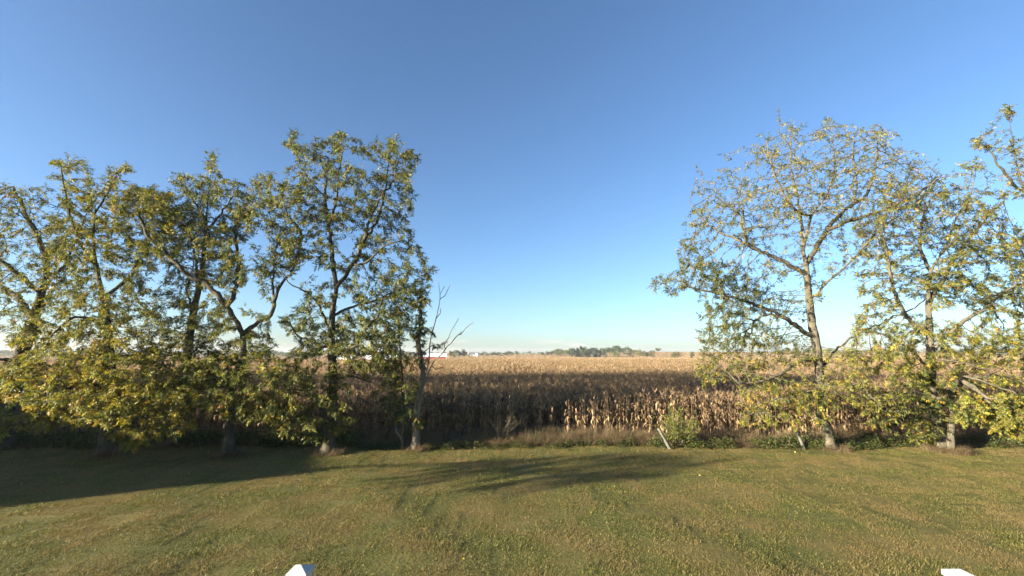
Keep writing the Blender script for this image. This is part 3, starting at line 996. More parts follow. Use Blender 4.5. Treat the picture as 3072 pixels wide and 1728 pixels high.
T11 = grow_tree('leaning_tree', 'pale crooked leaning trunk with long bare branches sweeping down rightwards', 'tree', 20.9, 0.15,
    [[(2850, 1360), (2852, 1300), (2858, 1247), (2870, 1222), (2893, 1192), (2935, 1160, -.5), (2985, 1110, -1), (3050, 1080, -1.2)],
     [(2893, 1192), (2862, 1120, -1), (2820, 1075, -1.4), (2783, 1046, -1.6)],
     [(2870, 1130, -1), (2923, 1165, -1.5), (2983, 1222, -2), (3030, 1262, -2.2), (3110, 1300, -2.4)],
     [(2862, 1120, -1), (2940, 1140, -1.8), (3010, 1165, -2.1), (3090, 1205, -2.4)],
     [(2900, 1150, -1.3), (2960, 1190, -2.1), (3020, 1210, -2.4), (3080, 1255, -2.6)],
     [(2820, 1075, -1.4), (2880, 1085, -1.8), (2960, 1110, -2.2), (3060, 1150, -2.5)]],
    [(2960, 1250, 70, 30, -2.4), (3050, 1270, 60, 40, -2.6), (3040, 1200, 60, 30, -2.4), (2930, 1200, 50, 30, -2)],
    190, 480, PAL, YELLOW, bark='bark_pale', seed=11, tip=0.008, flare=1.5)

# the same row of trees goes on to the left, out of the picture; its shade lies over the corn
rng = np.random.default_rng(77)
row_src = [T2, T4, T5, T3, T1, T5, T9, T4]
LB = '%s walnut of the row running on out of view beyond the left edge'
RB = '%s walnut of the row running on out of view beyond the right edge'
ORD2 = ('first second third fourth fifth sixth seventh eighth ninth tenth eleventh twelfth thirteenth fourteenth fifteenth sixteenth seventeenth eighteenth '
        'nineteenth twentieth twenty-first twenty-second twenty-third twenty-fourth twenty-fifth twenty-sixth').split()
nth = 0
x = -37.0
k = 0
while x > -165:
    src = row_src[k % len(row_src)]
    copy_tree(src, (x, 21.6 + 1.3 * rng.standard_normal(), -0.05), rng.random() * 6.28, 1.0 + 0.2 * rng.random(), LB % ORD2[nth], 'walnut row beyond the left edge')
    x -= 5.2 + 1.5 * rng.random()
    k += 1
    nth += 1
nth = 0
x = 36.0
while x < 90:
    copy_tree(row_src[k % len(row_src)], (x, 22.5 + 1.2 * rng.standard_normal(), -0.05), rng.random() * 6.28, 0.95 + 0.15 * rng.random(),
              RB % ORD2[nth], 'walnut row beyond the right edge')
    x += 7 + 2 * rng.random()
    k += 1
    nth += 1
rng = np.random.default_rng(78)
grow_tree('lawn_shadow_tree', 'small tree with a one sided crown shaped to shade the lawn, out of view at the left', 'tree', 22.0, 0.13,
          [[(-35.6, 6.0, -.1), (-35.5, 6.0, 2), (-35.3, 5.8, 4), (-34.8, 5.2, 5.6), (-33.6, 4.0, 6.6), (-32, 2.4, 7.1)],
           [(-33.6, 4.0, 6.6), (-32, 3.4, 7.4), (-30.4, 3.0, 7.9)], [(-32.6, 3.0, 6.9), (-31, 1.2, 7.2), (-30.2, -.2, 7.8)]],
          [(-31, 1.6, 2.2, 1.1, 7.3), (-32, 3.2, 1.4, .8, 6.7), (-30.8, 0.4, 1.3, .8, 7.9)], 260, 800, PAL, MIXED, seed=12, world=True)  # unseen tree; one-sided crown shaped to cast the shadow streaks on the lawn

# ------------------------------------------------------------------ corn
CORN_PAL = [(0.2576, 0.1838, 0.0959), (0.3272, 0.2417, 0.1310), (0.1811, 0.1225, 0.0671), (0.0905, 0.0613, 0.0384), (0.3829, 0.2996, 0.1790)]
CORN_W = [4, 3, 3, 1.5, 1]
CORN_NEAR_W = [3.0, 1.2, 4.2, 3.4, 0.3]  # browner near corn, darkened further to paint in the weaker light on it


def corn_leaf(r, L, W, up, segs=5):
    """one dry arching leaf from the origin along +x, then hanging"""
    V, Q = [], []
    x = z = 0.0
    a = up
    tw = r.normal(0, 0.5)
    for s in range(segs + 1):
        t = s / segs
        w = W * (0.55 + 1.2 * t * (1 - t) * 2) * (1 - t ** 3) + 0.004
        ca, sa = math.cos(tw * t), math.sin(tw * t)
        V += [(x, -w * ca / 2, z - w * sa / 2), (x, w * ca / 2, z + w * sa / 2)]
        x += math.cos(a) * L / segs
        z += math.sin(a) * L / segs
        a -= (0.75 + 0.45 * r.random()) if a > -1.25 else 0.05
    Q = [(2 * s, 2 * s + 1, 2 * s + 3, 2 * s + 2) for s in range(segs)]
    return np.array(V), np.array(Q)


def corn_parts(seed, segs=5, nl=9):
    """returns stalk (v, q) and list of (leaf v, q), placed"""
    r = np.random.default_rng(seed)
    H = 2.05 + 0.3 * r.random()
    lean = r.normal(0, 0.05, 2)
    zs = np.linspace(0, H, 5)
    sv, sq = [], []
    for i_, z in enumerate(zs):
        rr = 0.016 * (1 - 0.75 * z / H)
        for j in range(4):
            th = j * math.pi / 2
            sv.append((lean[0] * z + rr * math.cos(th), lean[1] * z + rr * math.sin(th), z))
    for i_ in range(4):
        for j in range(4):
            sq.append((i_ * 4 + j, i_ * 4 + (j + 1) % 4, i_ * 4 + 4 + (j + 1) % 4, i_ * 4 + 4 + j))
    # tassel
    for j in range(5):
        k = len(sv)
        th = r.random() * 6.28
        tip_ = (lean[0] * H + 0.14 * math.cos(th), lean[1] * H + 0.14 * math.sin(th), H + 0.10 + 0.14 * r.random())
        b0 = (lean[0] * H, lean[1] * H, H - 0.03)
        sv += [b0, (b0[0] + 0.012, b0[1], b0[2]), (tip_[0] + 0.01, tip_[1], tip_[2]), tip_]
        sq.append((k, k + 1, k + 2, k + 3))
    leaves = []
    th = r.random() * 6.28
    for j in range(nl):
        z = 0.35 + (H - 0.45) * (j + 0.4 * r.random()) / nl
        th += math.pi + r.normal(0, 0.5)
        v_, q_ = corn_leaf(r, 0.5 + 0.28 * r.random(), 0.055 + 0.025 * r.random(), 0.6 + 0.75 * r.random(), segs)
        c, s = math.cos(th), math.sin(th)
        v_ = np.stack([v_[:, 0] * c - v_[:, 1] * s + lean[0] * z, v_[:, 0] * s + v_[:, 1] * c + lean[1] * z, v_[:, 2] + z], 1)
        v_[:, 2] = np.maximum(v_[:, 2], 0.03)
        leaves.append((v_, q_))
    # ear of corn in its husk, hanging
    ev, eq = [], []
    th = r.random() * 6.28
    z = 0.95 + 0.15 * r.random()
    ax = np.array([math.cos(th) * 0.5, math.sin(th) * 0.5, -0.85])
    e0 = np.array([lean[0] * z, lean[1] * z, z + 0.1])
    a = np.cross(ax, [0, 0, 1.0]); a /= np.linalg.norm(a)
    b_ = np.cross(ax, a)
    for t, rr in ((0, 0.012), (0.06, 0.032), (0.16, 0.03), (0.25, 0.004)):
        for j in range(5):
            t2 = j * 2 * math.pi / 5
            ev.append(e0 + ax * t + a * rr * math.cos(t2) + b_ * rr * math.sin(t2))
    for i_ in range(3):
        for j in range(5):
            eq.append((i_ * 5 + j, i_ * 5 + (j + 1) % 5, i_ * 5 + 5 + (j + 1) % 5, i_ * 5 + 5 + j))
    return (np.array(sv), np.array(sq)), leaves, (np.array(ev), np.array(eq))


def joined_corn(seed, segs=5, nl=9, w=CORN_W):
    (sv, sq), lv, (ev, eq) = corn_parts(seed, segs, nl)
    V, Q, C = [sv], [sq], [np.tile(pick_colors(1, CORN_PAL, [3, 1, 3, 2, 0]), (len(sv), 1))]
    o = len(sv)
    for v_, q_ in lv + [(ev, eq)]:
        V.append(v_); Q.append(q_ + o); o += len(v_)
        C.append(np.tile(pick_colors(1, CORN_PAL, w), (len(v_), 1)))
    return np.concatenate(V), np.concatenate(Q), np.concatenate(C)


rng = np.random.default_rng(21)
ROW = 0.76
FRONT = 24.3
# the 300 plants of the front rows, one by one
protos = []
for s in range(8):
    (sv, sq), lv, (ev, eq) = corn_parts(300 + s, 5, 8)
    mk = lambda nm, v_, q_, w_: np_mesh(nm, v_, q_, [M['corn']], colors=np.tile(pick_colors(1, CORN_PAL, w_), (len(v_), 1)))
    protos.append((mk('stalk', sv, sq, [3, 1, 3, 2, 0]), [mk('leaf', a, b_, CORN_NEAR_W) for a, b_ in lv], mk('ear', ev, eq, [2, 3, 1, 0, 2])))
n_near = 0
front_used = {}
rows_near = np.arange(-32, 33)
rows_near = rows_near[np.argsort(np.abs(rows_near * ROW - 2))]
for r_ in rows_near:
    d = 0.0
    for j in range(5):
        if n_near >= 300:
            break
        px_ = r_ * ROW + rng.normal(0, 0.04)
        py_ = FRONT + 0.25 * math.sin(r_ * 0.7) + d
        p = empty('corn_plant', (px_, py_, float(terrain(px_, py_)) - 0.02), rng.random() * 6.28)
        sc = 0.92 + 0.16 * rng.random()
        p.scale = (sc, sc, sc)
        p.rotation_euler = (rng.normal(0, 0.05), rng.normal(0, 0.05), rng.random() * 6.28)
        tag(p, 'dry tan corn plant in the front edge of the field behind the weeds', 'corn plant', 'corn plants along the front edge of the field')
        st, lvs, er = protos[rng.integers(8)]
        link(bpy.data.objects.new('stalk', st), p)
        for lm in lvs:
            link(bpy.data.objects.new('leaf', lm), p)
        link(bpy.data.objects.new('ear', er), p)
        n_near += 1
        d += 0.17 + 0.04 * rng.random()
    front_used[int(r_)] = d

# the rest of the standing corn
pts = []
for r_ in range(-110, 111):
    x0 = r_ * ROW
    y0 = FRONT + 0.25 * math.sin(r_ * 0.7) + front_used.get(r_, 0.0)
    y0 = max(y0, abs(x0) / 1.32)
    if y0 > 62:
        continue
    ys = np.arange(y0, 62, 0.178)
    ys = ys + 0.03 * rng.standard_normal(len(ys))
    pts.append(np.stack([x0 + 0.04 * rng.standard_normal(len(ys)), ys], 1))
pts = np.concatenate(pts)
n = len(pts)
pz = terrain(pts[:, 0], pts[:, 1]) - 0.02
sc = 0.9 + 0.2 * rng.random(n)
big = noise_h = 0.06 * np.sin(pts[:, 0] * 0.5) * np.sin(pts[:, 1] * 0.4)
sc = sc + big
cm = []
for s in range(10):
    v_, q_, c_ = joined_corn(400 + s, 4, 8, CORN_NEAR_W)
    cm.append(np_mesh('corn_stand', v_, q_, [M['corn']], colors=c_))
scatter('standing_corn', cm, np.column_stack([pts, pz]), np.column_stack([rng.normal(0, 0.06, n), rng.normal(0, 0.06, n), rng.random(n) * 6.28]),
        np.column_stack([sc, sc, sc]), rng.integers(0, 10, n), 'dense dry brown corn standing in rows behind the front plants', 'corn')

# farther corn: lengths of row
rng = np.random.default_rng(22)
SEG = 1.6
rowseg = []
for s in range(8):
    V, Q, C = [], [], []
    o = 0
    for j in range(9):
        v_, q_, c_ = joined_corn(500 + s * 20 + j, 2, 6)
        th = rng.random() * 6.28
        c, sn = math.cos(th), math.sin(th)
        k_ = 0.88 + 0.22 * rng.random()
        v_ = np.stack([v_[:, 0] * c - v_[:, 1] * sn, v_[:, 0] * sn + v_[:, 1] * c, v_[:, 2]], 1) * k_
        v_[:, 0] += 0.04 * rng.standard_normal()
        v_[:, 1] += -SEG / 2 + SEG * j / 9 + 0.03 * rng.standard_normal()
        V.append(v_); Q.append(q_ + o); C.append(c_); o += len(v_)
    rowseg.append(np_mesh('corn_row', np.concatenate(V), np.concatenate(Q), [M['corn']], colors=np.concatenate(C)))
pts = []
for r_ in range(-290, 291):
    x0 = r_ * ROW
    y0 = max(62.8, abs(x0) / 1.3)
    if y0 > 165:
        continue
    ys = np.arange(y0, 165, SEG) + 0.2 * rng.random()
    pts.append(np.stack([np.full(len(ys), x0), ys], 1))
pts = np.concatenate(pts)
n = len(pts)
pz = terrain(pts[:, 0], pts[:, 1]) - 0.02
sc = 1.0 + 0.06 * rng.standard_normal(n)
flip = rng.integers(0, 2, n) * math.pi
scatter('corn_rows', rowseg, np.column_stack([pts, pz]), np.column_stack([np.zeros(n), np.zeros(n), flip]),
        np.column_stack([sc, np.ones(n), sc]), rng.integers(0, 8, n), 'sunlit tan corn rows in the middle of the field', 'corn')

# corn farther still: patches of standing leaves, wider as they recede
rng = np.random.default_rng(23)
patches = []
for s_ in range(6):
    n = 170
    c = np.column_stack([rng.uniform(-1.6, 1.6, n), rng.uniform(-1.6, 1.6, n), rng.uniform(1.2, 1.7, n)])
    c[:, 0] = np.round(c[:, 0] / 0.76) * 0.76 + 0.08 * rng.standard_normal(n)
    th = rng.random(n) * 6.28
    w_ = 0.11 * (0.6 + 0.8 * rng.random(n))
    h_ = 0.35 + 0.35 * rng.random(n)
    sd = np.stack([np.cos(th), np.sin(th), 0 * th], 1) * w_[:, None]
    ln = np.column_stack([0.2 * rng.standard_normal((n, 2)), h_])
    V = np.stack([c - sd, c + sd, c + ln + sd * .35, c + ln - sd * .35], 1).reshape(-1, 3)
    patches.append(np_mesh('corn_patch', V, np.arange(4 * n).reshape(-1, 4), [M['corn']], colors=np.repeat(pick_colors(n, CORN_PAL, CORN_W), 4, 0)))
pts, scl = [], []
D = 150.0
while D < 1150:
    k_ = max(1.0, D / 190.0)
    st = 2.9 * k_
    xs_ = np.arange(-1.42 * D, 1.42 * D, st)
    xs_ = xs_ + 0.25 * st * rng.standard_normal(len(xs_))
    pts.append(np.column_stack([xs_, D + 0.25 * st * rng.standard_normal(len(xs_))]))
    scl.append(np.full(len(xs_), k_))
    D += st
pts, scl = np.concatenate(pts), np.concatenate(scl)
n = len(pts)
scatter('far_corn_tops', patches, np.column_stack([pts, terrain(pts[:, 0], pts[:, 1])]), np.column_stack([np.zeros(n), np.zeros(n), rng.integers(0, 2, n) * math.pi]),
        np.column_stack([scl, scl, 1 + 0.05 * rng.standard_normal(n)]), rng.integers(0, 6, n), 'pale tan corn tops spreading to the far rise', 'corn')

# ------------------------------------------------------------------ lawn grass
rng = np.random.default_rng(31)
GP = [(0.0977, 0.1087, 0.0246), (0.1464, 0.1496, 0.0360), (0.2148, 0.1857, 0.0570), (0.3125, 0.2266, 0.1045), (0.0587, 0.0770, 0.0171)]
tiles = []
for s in range(6):
    v_, q_, c_ = blades(1700, 1.15, 0.015, 0.052, 0.010, 1.0, GP, [3, 3, 2.5, 1.6, 2], 1)
    v2, q2, c2 = blades(50, 1.1, 0.035, 0.075, 0.011, 0.8, GP, [4, 3, 1, .5, 3], 2)
    q2 = q2 + len(v_)
    tiles.append(np_mesh('grass_tile', np.concatenate([v_, v2]), np.concatenate([q_, q2]), [M['grass']], colors=np.concatenate([c_, c2])))
gx, gy = np.meshgrid(np.arange(-33, 33.5, 1.0), np.arange(6.5, 22.9, 1.0))
g = np.stack([gx.ravel(), gy.ravel()], 1) + 0.15 * rng.standard_normal((gx.size, 2))
g = g[np.abs(g[:, 0]) < g[:, 1] * 1.3 + 3]
n = len(g)
scatter('lawn_grass', tiles, np.column_stack([g, terrain(g[:, 0], g[:, 1]) + 0.008]), np.column_stack([np.zeros(n), np.zeros(n), rng.integers(0, 4, n) * math.pi / 2]),
        np.column_stack([np.ones(n), np.ones(n), 0.8 + 0.5 * rng.random(n)]), rng.integers(0, 6, n), 'mown patchy green and straw coloured lawn grass', 'grass')

# fallen leaflets on the lawn
n = 1300
fx = rng.normal(-3, 9, n); fy = 22.6 - np.abs(rng.normal(0, 4.0, n))
ok = (fy > 8)
fx, fy = fx[ok], fy[ok]
n = len(fx)
s = 0.025 + 0.025 * rng.random(n)
th = rng.random(n) * 6.28
u = np.stack([np.cos(th), np.sin(th), 0.3 * rng.standard_normal(n)], 1) * s[:, None]
w_ = np.stack([-np.sin(th), np.cos(th), 0.5 * rng.standard_normal(n)], 1) * s[:, None] * 0.45
c0 = np.column_stack([fx, fy, terrain(fx, fy) + 0.055])
V = np.stack([c0 - u, c0 + w_, c0 + u, c0 - w_], 1).reshape(-1, 3)
Q = np.arange(4 * n).reshape(-1, 4)
o = link(bpy.data.objects.new('fallen_leaves', np_mesh('fallen_leaves', V, Q, [M['leaf']], colors=np.repeat(pick_colors(n, [Y_GOLD, Y_GREEN, B_DRY, (0.34, 0.25, 0.08)], [2, 2, 4, 2]), 4, 0))))
tag(o, 'small yellow fallen leaves scattered over the lawn', 'leaves', kind='stuff')

# ------------------------------------------------------------------ weeds along the field edge
DRY = [(0.140, 0.099, 0.053), (0.210, 0.160, 0.087), (0.091, 0.065, 0.038), (0.168, 0.106, 0.061), (0.252, 0.205, 0.122)]
rng = np.random.default_rng(41)
tufts = []
for s in range(6):
    v_, q_, c_ = blades(170, 0.55, 0.25, 0.95, 0.010, 0.55, DRY, [3, 3, 3, 1.2, 1.6], 3)
    tufts.append(np_mesh('dry_tuft', v_, q_, [M['weed']], colors=c_))
n = 1500
wx = rng.uniform(-34, 34, n)
wy = 22.3 + 0.3 * np.sin(wx * .4) + np.abs(rng.normal(0, 0.9, n))
ws = (0.3 + 0.7 * ss(22.2, 23.8, wy)) * (0.6 + 0.6 * rng.random(n))
for tr in (T1, T2, T3, T4, T5, T7, T8, T9, T11):     # long grass left standing round each trunk
    k_ = 14
    th = rng.random(k_) * 6.28
    rr = 0.3 + 0.25 * rng.random(k_)
    wx = np.append(wx, tr.location.x + rr * np.cos(th))
    wy = np.append(wy, tr.location.y + rr * np.sin(th))
    ws = np.append(ws, 0.25 + 0.3 * rng.random(k_))
n = len(wx)
scatter('dry_weeds', tufts, np.column_stack([wx, wy, terrain(wx, wy)]), np.column_stack([np.zeros(n), np.zeros(n), rng.random(n) * 6.28]),
        np.column_stack([np.ones(n), np.ones(n), ws]), rng.integers(0, 6, n), 'brown dry grass and dead weeds along the field edge', 'weeds')


def leafy_mound(n, rx, ry, h, size, pal, w):
    """low mass of small leaves on short stems"""
    th = rng.random(n) * 6.28
    rr = np.sqrt(rng.random(n))
    x_, y_ = rx * rr * np.cos(th), ry * rr * np.sin(th)
    z_ = h * (1 - 0.8 * rr ** 2) * (0.25 + 0.75 * rng.random(n))
    c = np.stack([x_, y_, z_], 1)
    d = rng.standard_normal((n, 3)); d[:, 2] *= 0.4
    d /= np.linalg.norm(d, axis=1)[:, None]
    up = np.array([0, 0, 1.0]) + 0.6 * rng.standard_normal((n, 3))
    s_ = np.cross(up, d); s_ /= np.linalg.norm(s_, axis=1)[:, None]
    L = size * (0.6 + 0.8 * rng.random(n))[:, None]
    V = np.stack([c, c + d * L * 0.5 - s_ * L * 0.35, c + d * L, c + d * L * 0.5 + s_ * L * 0.35], 1).reshape(-1, 3)
    return V, np.arange(4 * n).reshape(-1, 4), np.repeat(pick_colors(n, pal, w), 4, 0)


mounds = []
for s in range(5):
    v_, q_, c_ = leafy_mound(420, 0.55, 0.45, 0.55, 0.075, [G_DARK, G_MID, G_OLIVE, (0.16, 0.10, 0.045)], [4, 4, 1.5, 0.6])
    mounds.append(np_mesh('leaf_mound', v_, q_, [M['weed']], colors=c_))
n = 420
wx = np.concatenate([rng.choice([9.5, 12.5, 15, 18.5, 21, 24.5, 28], 150) + 0.9 * rng.standard_normal(150), rng.uniform(-9, 8, 70), rng.uniform(-32, -8, 200)])
wy = 22.0 + 0.3 * np.sin(wx * .35) + np.abs(rng.normal(0, 0.7, n))
wy[260:] += 0.3
ws = np.where(wx > 6.0, 0.35 + 0.75 * rng.random(n), np.where(wx < -8, 0.7 + 0.9 * rng.random(n), 0.3 + 0.4 * rng.random(n)))
scatter('ground_cover', mounds, np.column_stack([wx, wy, terrain(wx, wy)]), np.column_stack([np.zeros(n), np.zeros(n), rng.random(n) * 6.28]),
        np.column_stack([np.ones(n), np.ones(n), ws]), rng.integers(0, 5, n), 'dark green leafy ground cover at the foot of the trees', 'ground cover')


def weed_bush(name, label, cat, px, py_base, D, height, width, n_stem, n_leafs, pal, w, leafsz, seed, stem_r=0.007):
    global rng
    rng = np.random.default_rng(seed)
    b0 = at(px, py_base, D)
    b0[2] = float(terrain(b0[0], b0[1]))
    root = empty(name, b0)
    tag(root, label, cat)
    V, Q = [], []
    tipsP, tipsD = [], []
    chains, P, R = [], [], []
    for i_ in range(n_stem):
        az = rng.random() * 6.28
        sp = width * rng.random() ** 0.7 * 0.5
        h = height * (0.6 + 0.4 * rng.random()) * (1 - 0.35 * (sp / (0.5 * width)) ** 2)
        s0 = np.array([0.12 * rng.standard_normal(), 0.12 * rng.standard_normal(), -0.03])
        ctrl = np.array([s0, s0 + [math.cos(az) * sp * .3, math.sin(az) * sp * .3, h * .45], s0 + [math.cos(az) * sp, math.sin(az) * sp, h]])
        pts_ = spline(ctrl, h / 6)
        ch = np.arange(len(P), len(P) + len(pts_))
        chains.append(ch)
        P.extend(pts_)
        R.extend(np.linspace(stem_r, 0.003, len(pts_)))
        for q_ in range(2, len(pts_)):
            tipsP.append(pts_[q_]); tipsD.append(pts_[q_] - pts_[q_ - 1])
    tb = tubes(np.array(P), np.array(R), chains)
    me = np_mesh('stems', tb[0], tb[1], [M['dead_wood']], smooth=True)
    link(bpy.data.objects.new('stems', me), root)
    tipsP, tipsD = np.array(tipsP), np.array(tipsD)
    sel = rng.integers(0, len(tipsP), n_leafs)
    d = tipsD[sel] / np.linalg.norm(tipsD[sel], axis=1)[:, None]
    pos = tipsP[sel] + 0.05 * rng.standard_normal((n_leafs, 3)) * height
    Vv, Qq, Cc = leaf_cloud(pos, d + 0.6 * rng.standard_normal(d.shape), leafsz * (0.6 + 0.7 * rng.random(n_leafs)), pick_colors(n_leafs, pal, w), 0.1)
    Vv[:, 2] = np.maximum(Vv[:, 2], 0.03)
    link(bpy.data.objects.new('leaves', np_mesh('leaves', Vv, Qq, [M['leaf']], colors=Cc)), root)
    return root


weed_bush('shrub', 'yellow green shrub beside the tall leaning grey post', 'shrub', 2035, 1350, 22.6, 1.9, 2.1, 40, 1500, PAL, [1.5, 3, 4, 3, 1.4, .2, 0, 0], 0.6, 61, 0.014)
weed_bush('weed_bush', 'tall straggly weed clump left of centre at the corn edge', 'weed', 1510, 1340, 23.2, 1.9, 2.2, 30, 240, PAL, [.5, 1, 3, 3, 1, .3, .2, 3], 0.32, 62)
weed_bush('weed_bush', 'small pale green weed standing before the middle of the corn', 'weed', 1608, 1342, 23.0, 0.95, 0.7, 12, 90, PAL, [.5, 1, 3, 3, 1, .2, 0, 1], 0.3, 63)
weed_bush('shrub', 'dark green shrub at the foot of the broad bare walnut', 'shrub', 2465, 1352, 21.9, 1.15, 1.5, 24, 300, PAL, [4, 4, 1.5, .6, .2, 0, 0, 0], 0.5, 64)
weed_bush('shrub', 'low green shrub beside the short leaning post', 'shrub', 2360, 1354, 22.0, 0.8, 2.0, 20, 240, PAL, [4, 4, 1.2, .4, .1, 0, 0, 0], 0.5, 65)
weed_bush('weed_bush', 'reddish brown weed clump at the foot of the bare snag', 'weed', 1290, 1352, 22.2, 0.8, 1.2, 30, 110, [B_DRY, (0.20, 0.10, 0.06), G_OLIVE], [3, 3, 1], 0.3, 66)
weed_bush('weed_bush', 'bushy brown weeds between the tall walnut and the snag', 'weed', 1135, 1352, 22.2, 0.9, 1.6, 30, 130, [B_DRY, (0.24, 0.15, 0.08), G_OLIVE], [3, 3, 1], 0.3, 67)
weed_bush('shrub', 'leafy green vine thicket around the yellowing walnut trunk', 'shrub', 2800, 1352, 21.7, 2.6, 1.7, 28, 420, PAL, [3, 4, 2, 1, .4, .2, .1, 0], 0.6, 68)


def leaning_post(name, label, pts, D, r0, seed, fork=False):
    global rng
    rng = np.random.default_rng(seed)
    p = np.array([at(a, b_, D + (c if False else 0)) for a, b_, c in pts])
    p[0, 2] = float(terrain(p[0, 0], p[0, 1])) - 0.1
    sp = spline(p, 0.18)
    root = empty(name, sp[0])
    tag(root, label, 'post')
    R = np.linspace(r0 * 1.1, r0 * 0.8, len(sp))
    v_, q_ = tubes(sp - sp[0], np.maximum(R, 0.041), [np.arange(len(sp))])
    nv = len(v_)
    cap = np.arange(nv - 7, nv)
    me = np_mesh('shaft', v_, [q_, np.array([[cap[0], cap[1], cap[2]], [cap[0], cap[2], cap[3]], [cap[0], cap[3], cap[4]], [cap[0], cap[4], cap[5]], [cap[0], cap[5], cap[6]]])], [M['post_wood']], smooth=True)
    link(bpy.data.objects.new('shaft', me), root)
    return root


leaning_post('leaning_post', 'tall weathered grey post leaning left beside the green shrub', [(2013, 1360, 0), (1998, 1325, 0), (1975, 1285, 0)], 21.6, 0.075, 71)
leaning_post('leaning_post', 'short weathered grey post leaning left near the broad bare walnut', [(2414, 1345, 0), (2402, 1320, 0), (2390, 1292, 0)], 21.7, 0.075, 72)
leaning_post('bent_stick', 'crooked grey stump stick standing left of the bare snag', [(1213, 1345, 0), (1203, 1312, 0), (1190, 1295, 0), (1187, 1276, 0)], 21.7, 0.06, 73)

# ------------------------------------------------------------------ far trees
rng = np.random.default_rng(51)
M['far_leaf'] = leaf_material('far_tree_leaf', 0.65, 0.2, 0.2)


def far_crown(seed, n, conifer=False):
    """unit tree 1 m high: crown of many leaf clumps, and a trunk with limbs"""
    global rng
    rng = np.random.default_rng(seed)
    lob = rng.normal(0, 1, (9, 3)) * [0.17, 0.17, 0.13] + [0, 0, 0.58]
    if conifer:
        h = rng.random(n) ** 0.8
        rr = 0.24 * (1 - h) * np.sqrt(rng.random(n)) + 0.02
        th = rng.random(n) * 6.28
        c = np.stack([rr * np.cos(th), rr * np.sin(th), 0.06 + 0.94 * h], 1)
    else:
        k = rng.integers(0, 9, n)
        g = rng.standard_normal((n, 3))
        g /= np.linalg.norm(g, axis=1)[:, None]
        c = lob[k] + g * (rng.random((n, 1)) ** 0.4) * np.array([0.2, 0.2, 0.17])
        c[:, 2] = np.clip(c[:, 2], 0.1, 1.0)
    d = rng.standard_normal((n, 3)); d /= np.linalg.norm(d, axis=1)[:, None]
    u = np.cross(d, rng.standard_normal((n, 3))); u /= np.linalg.norm(u, axis=1)[:, None]
    s = 0.045 * (0.6 + 0.8 * rng.random(n))[:, None]
    V = np.stack([c - d * s, c - u * s * .7, c + d * s, c + u * s * .7], 1).reshape(-1, 3)
    return V, np.arange(4 * n).reshape(-1, 4)


def far_trunk(seed):
    global rng
    rng = np.random.default_rng(seed)
    P = [np.array([0, 0, -0.02]), np.array([0.01, 0, 0.25]), np.array([0, 0.01, 0.5]), np.array([0.01, 0, 0.8])]
    ch = [np.arange(4)]
    R = [0.025, 0.02, 0.014, 0.005]
    for k in range(4):
        a = rng.random() * 6.28
        z = 0.3 + 0.12 * k
        P += [np.array([0, 0, z]), np.array([0.1 * math.cos(a), 0.1 * math.sin(a), z + .12]), np.array([.2 * math.cos(a), .2 * math.sin(a), z + .2])]
        R += [0.012, 0.008, 0.003]
        ch.append(np.arange(len(P) - 3, len(P)))
    return tubes(np.array(P), np.array(R), ch)


FAR_PALS = {'dark': ([(0.0273, 0.0468, 0.0195), (0.0390, 0.0624, 0.0234), (0.0546, 0.0780, 0.0273)], [2, 3, 1]),
            'green': ([(0.0468, 0.0702, 0.0234), (0.0702, 0.0936, 0.0273), (0.1014, 0.1170, 0.0312)], [2, 3, 1]),
            'yellow': ([(0.1014, 0.1170, 0.0312), (0.1482, 0.1482, 0.0390), (0.0702, 0.0858, 0.0234)], [3, 2, 1]),
            'olive': ([(0.0702, 0.0780, 0.0273), (0.1014, 0.0936, 0.0351), (0.1248, 0.1014, 0.0468)], [2, 3, 1]),
            'conifer': ([(0.0234, 0.0429, 0.0234), (0.0351, 0.0546, 0.0273)], [2, 2])}
FAR_MESH = {}
trunk_me = []
for s in range(2):
    v_, q_ = far_trunk(900 + s)
    trunk_me.append(np_mesh('trunk', v_, q_, [M['bark']], smooth=True))
for kk, (pal, w) in FAR_PALS.items():
    lst = []
    for s in range(3):
        v_, q_ = far_crown(910 + s * 7 + len(kk), 520, kk == 'conifer')
        c_ = np.repeat(pick_colors(len(q_), pal, w, 0.15), 4, 0)
        lst.append(np_mesh('crown', v_, q_, [M['far_leaf']], colors=c_))
    FAR_MESH[kk] = lst
FAR_N = [0]


def far_tree(px, py_top, D, wpx, kind, label, group, name='far_tree', cat='tree'):
    """a tree at distance D whose top shows at (px, py_top), about wpx photo pixels wide"""
    tp = at(px, py_top - 3, D)
    g = float(terrain(tp[0], tp[1]))
    H = tp[2] - g
    W = wpx / ppm(D)
    k = FAR_N[0]
    FAR_N[0] += 1
    root = empty(name, (tp[0], tp[1], g), (k * 2.399) % 6.28)
    sxy = W / 0.78 if kind != 'conifer' else W / 0.5
    root.scale = (sxy, sxy, H)
    tag(root, label, cat, group)
    link(bpy.data.objects.new('trunk', trunk_me[k % 2]), root)
    link(bpy.data.objects.new('crown', FAR_MESH[kind][k % 3]), root)
    return root


GW = 'trees of the wood block in the middle of the field'
ORD = ['first', 'second', 'third', 'fourth', 'fifth', 'sixth', 'seventh', 'eighth', 'ninth', 'tenth']
def ORDN(px, xs, f):
    return f % ORD[xs.index(px)]


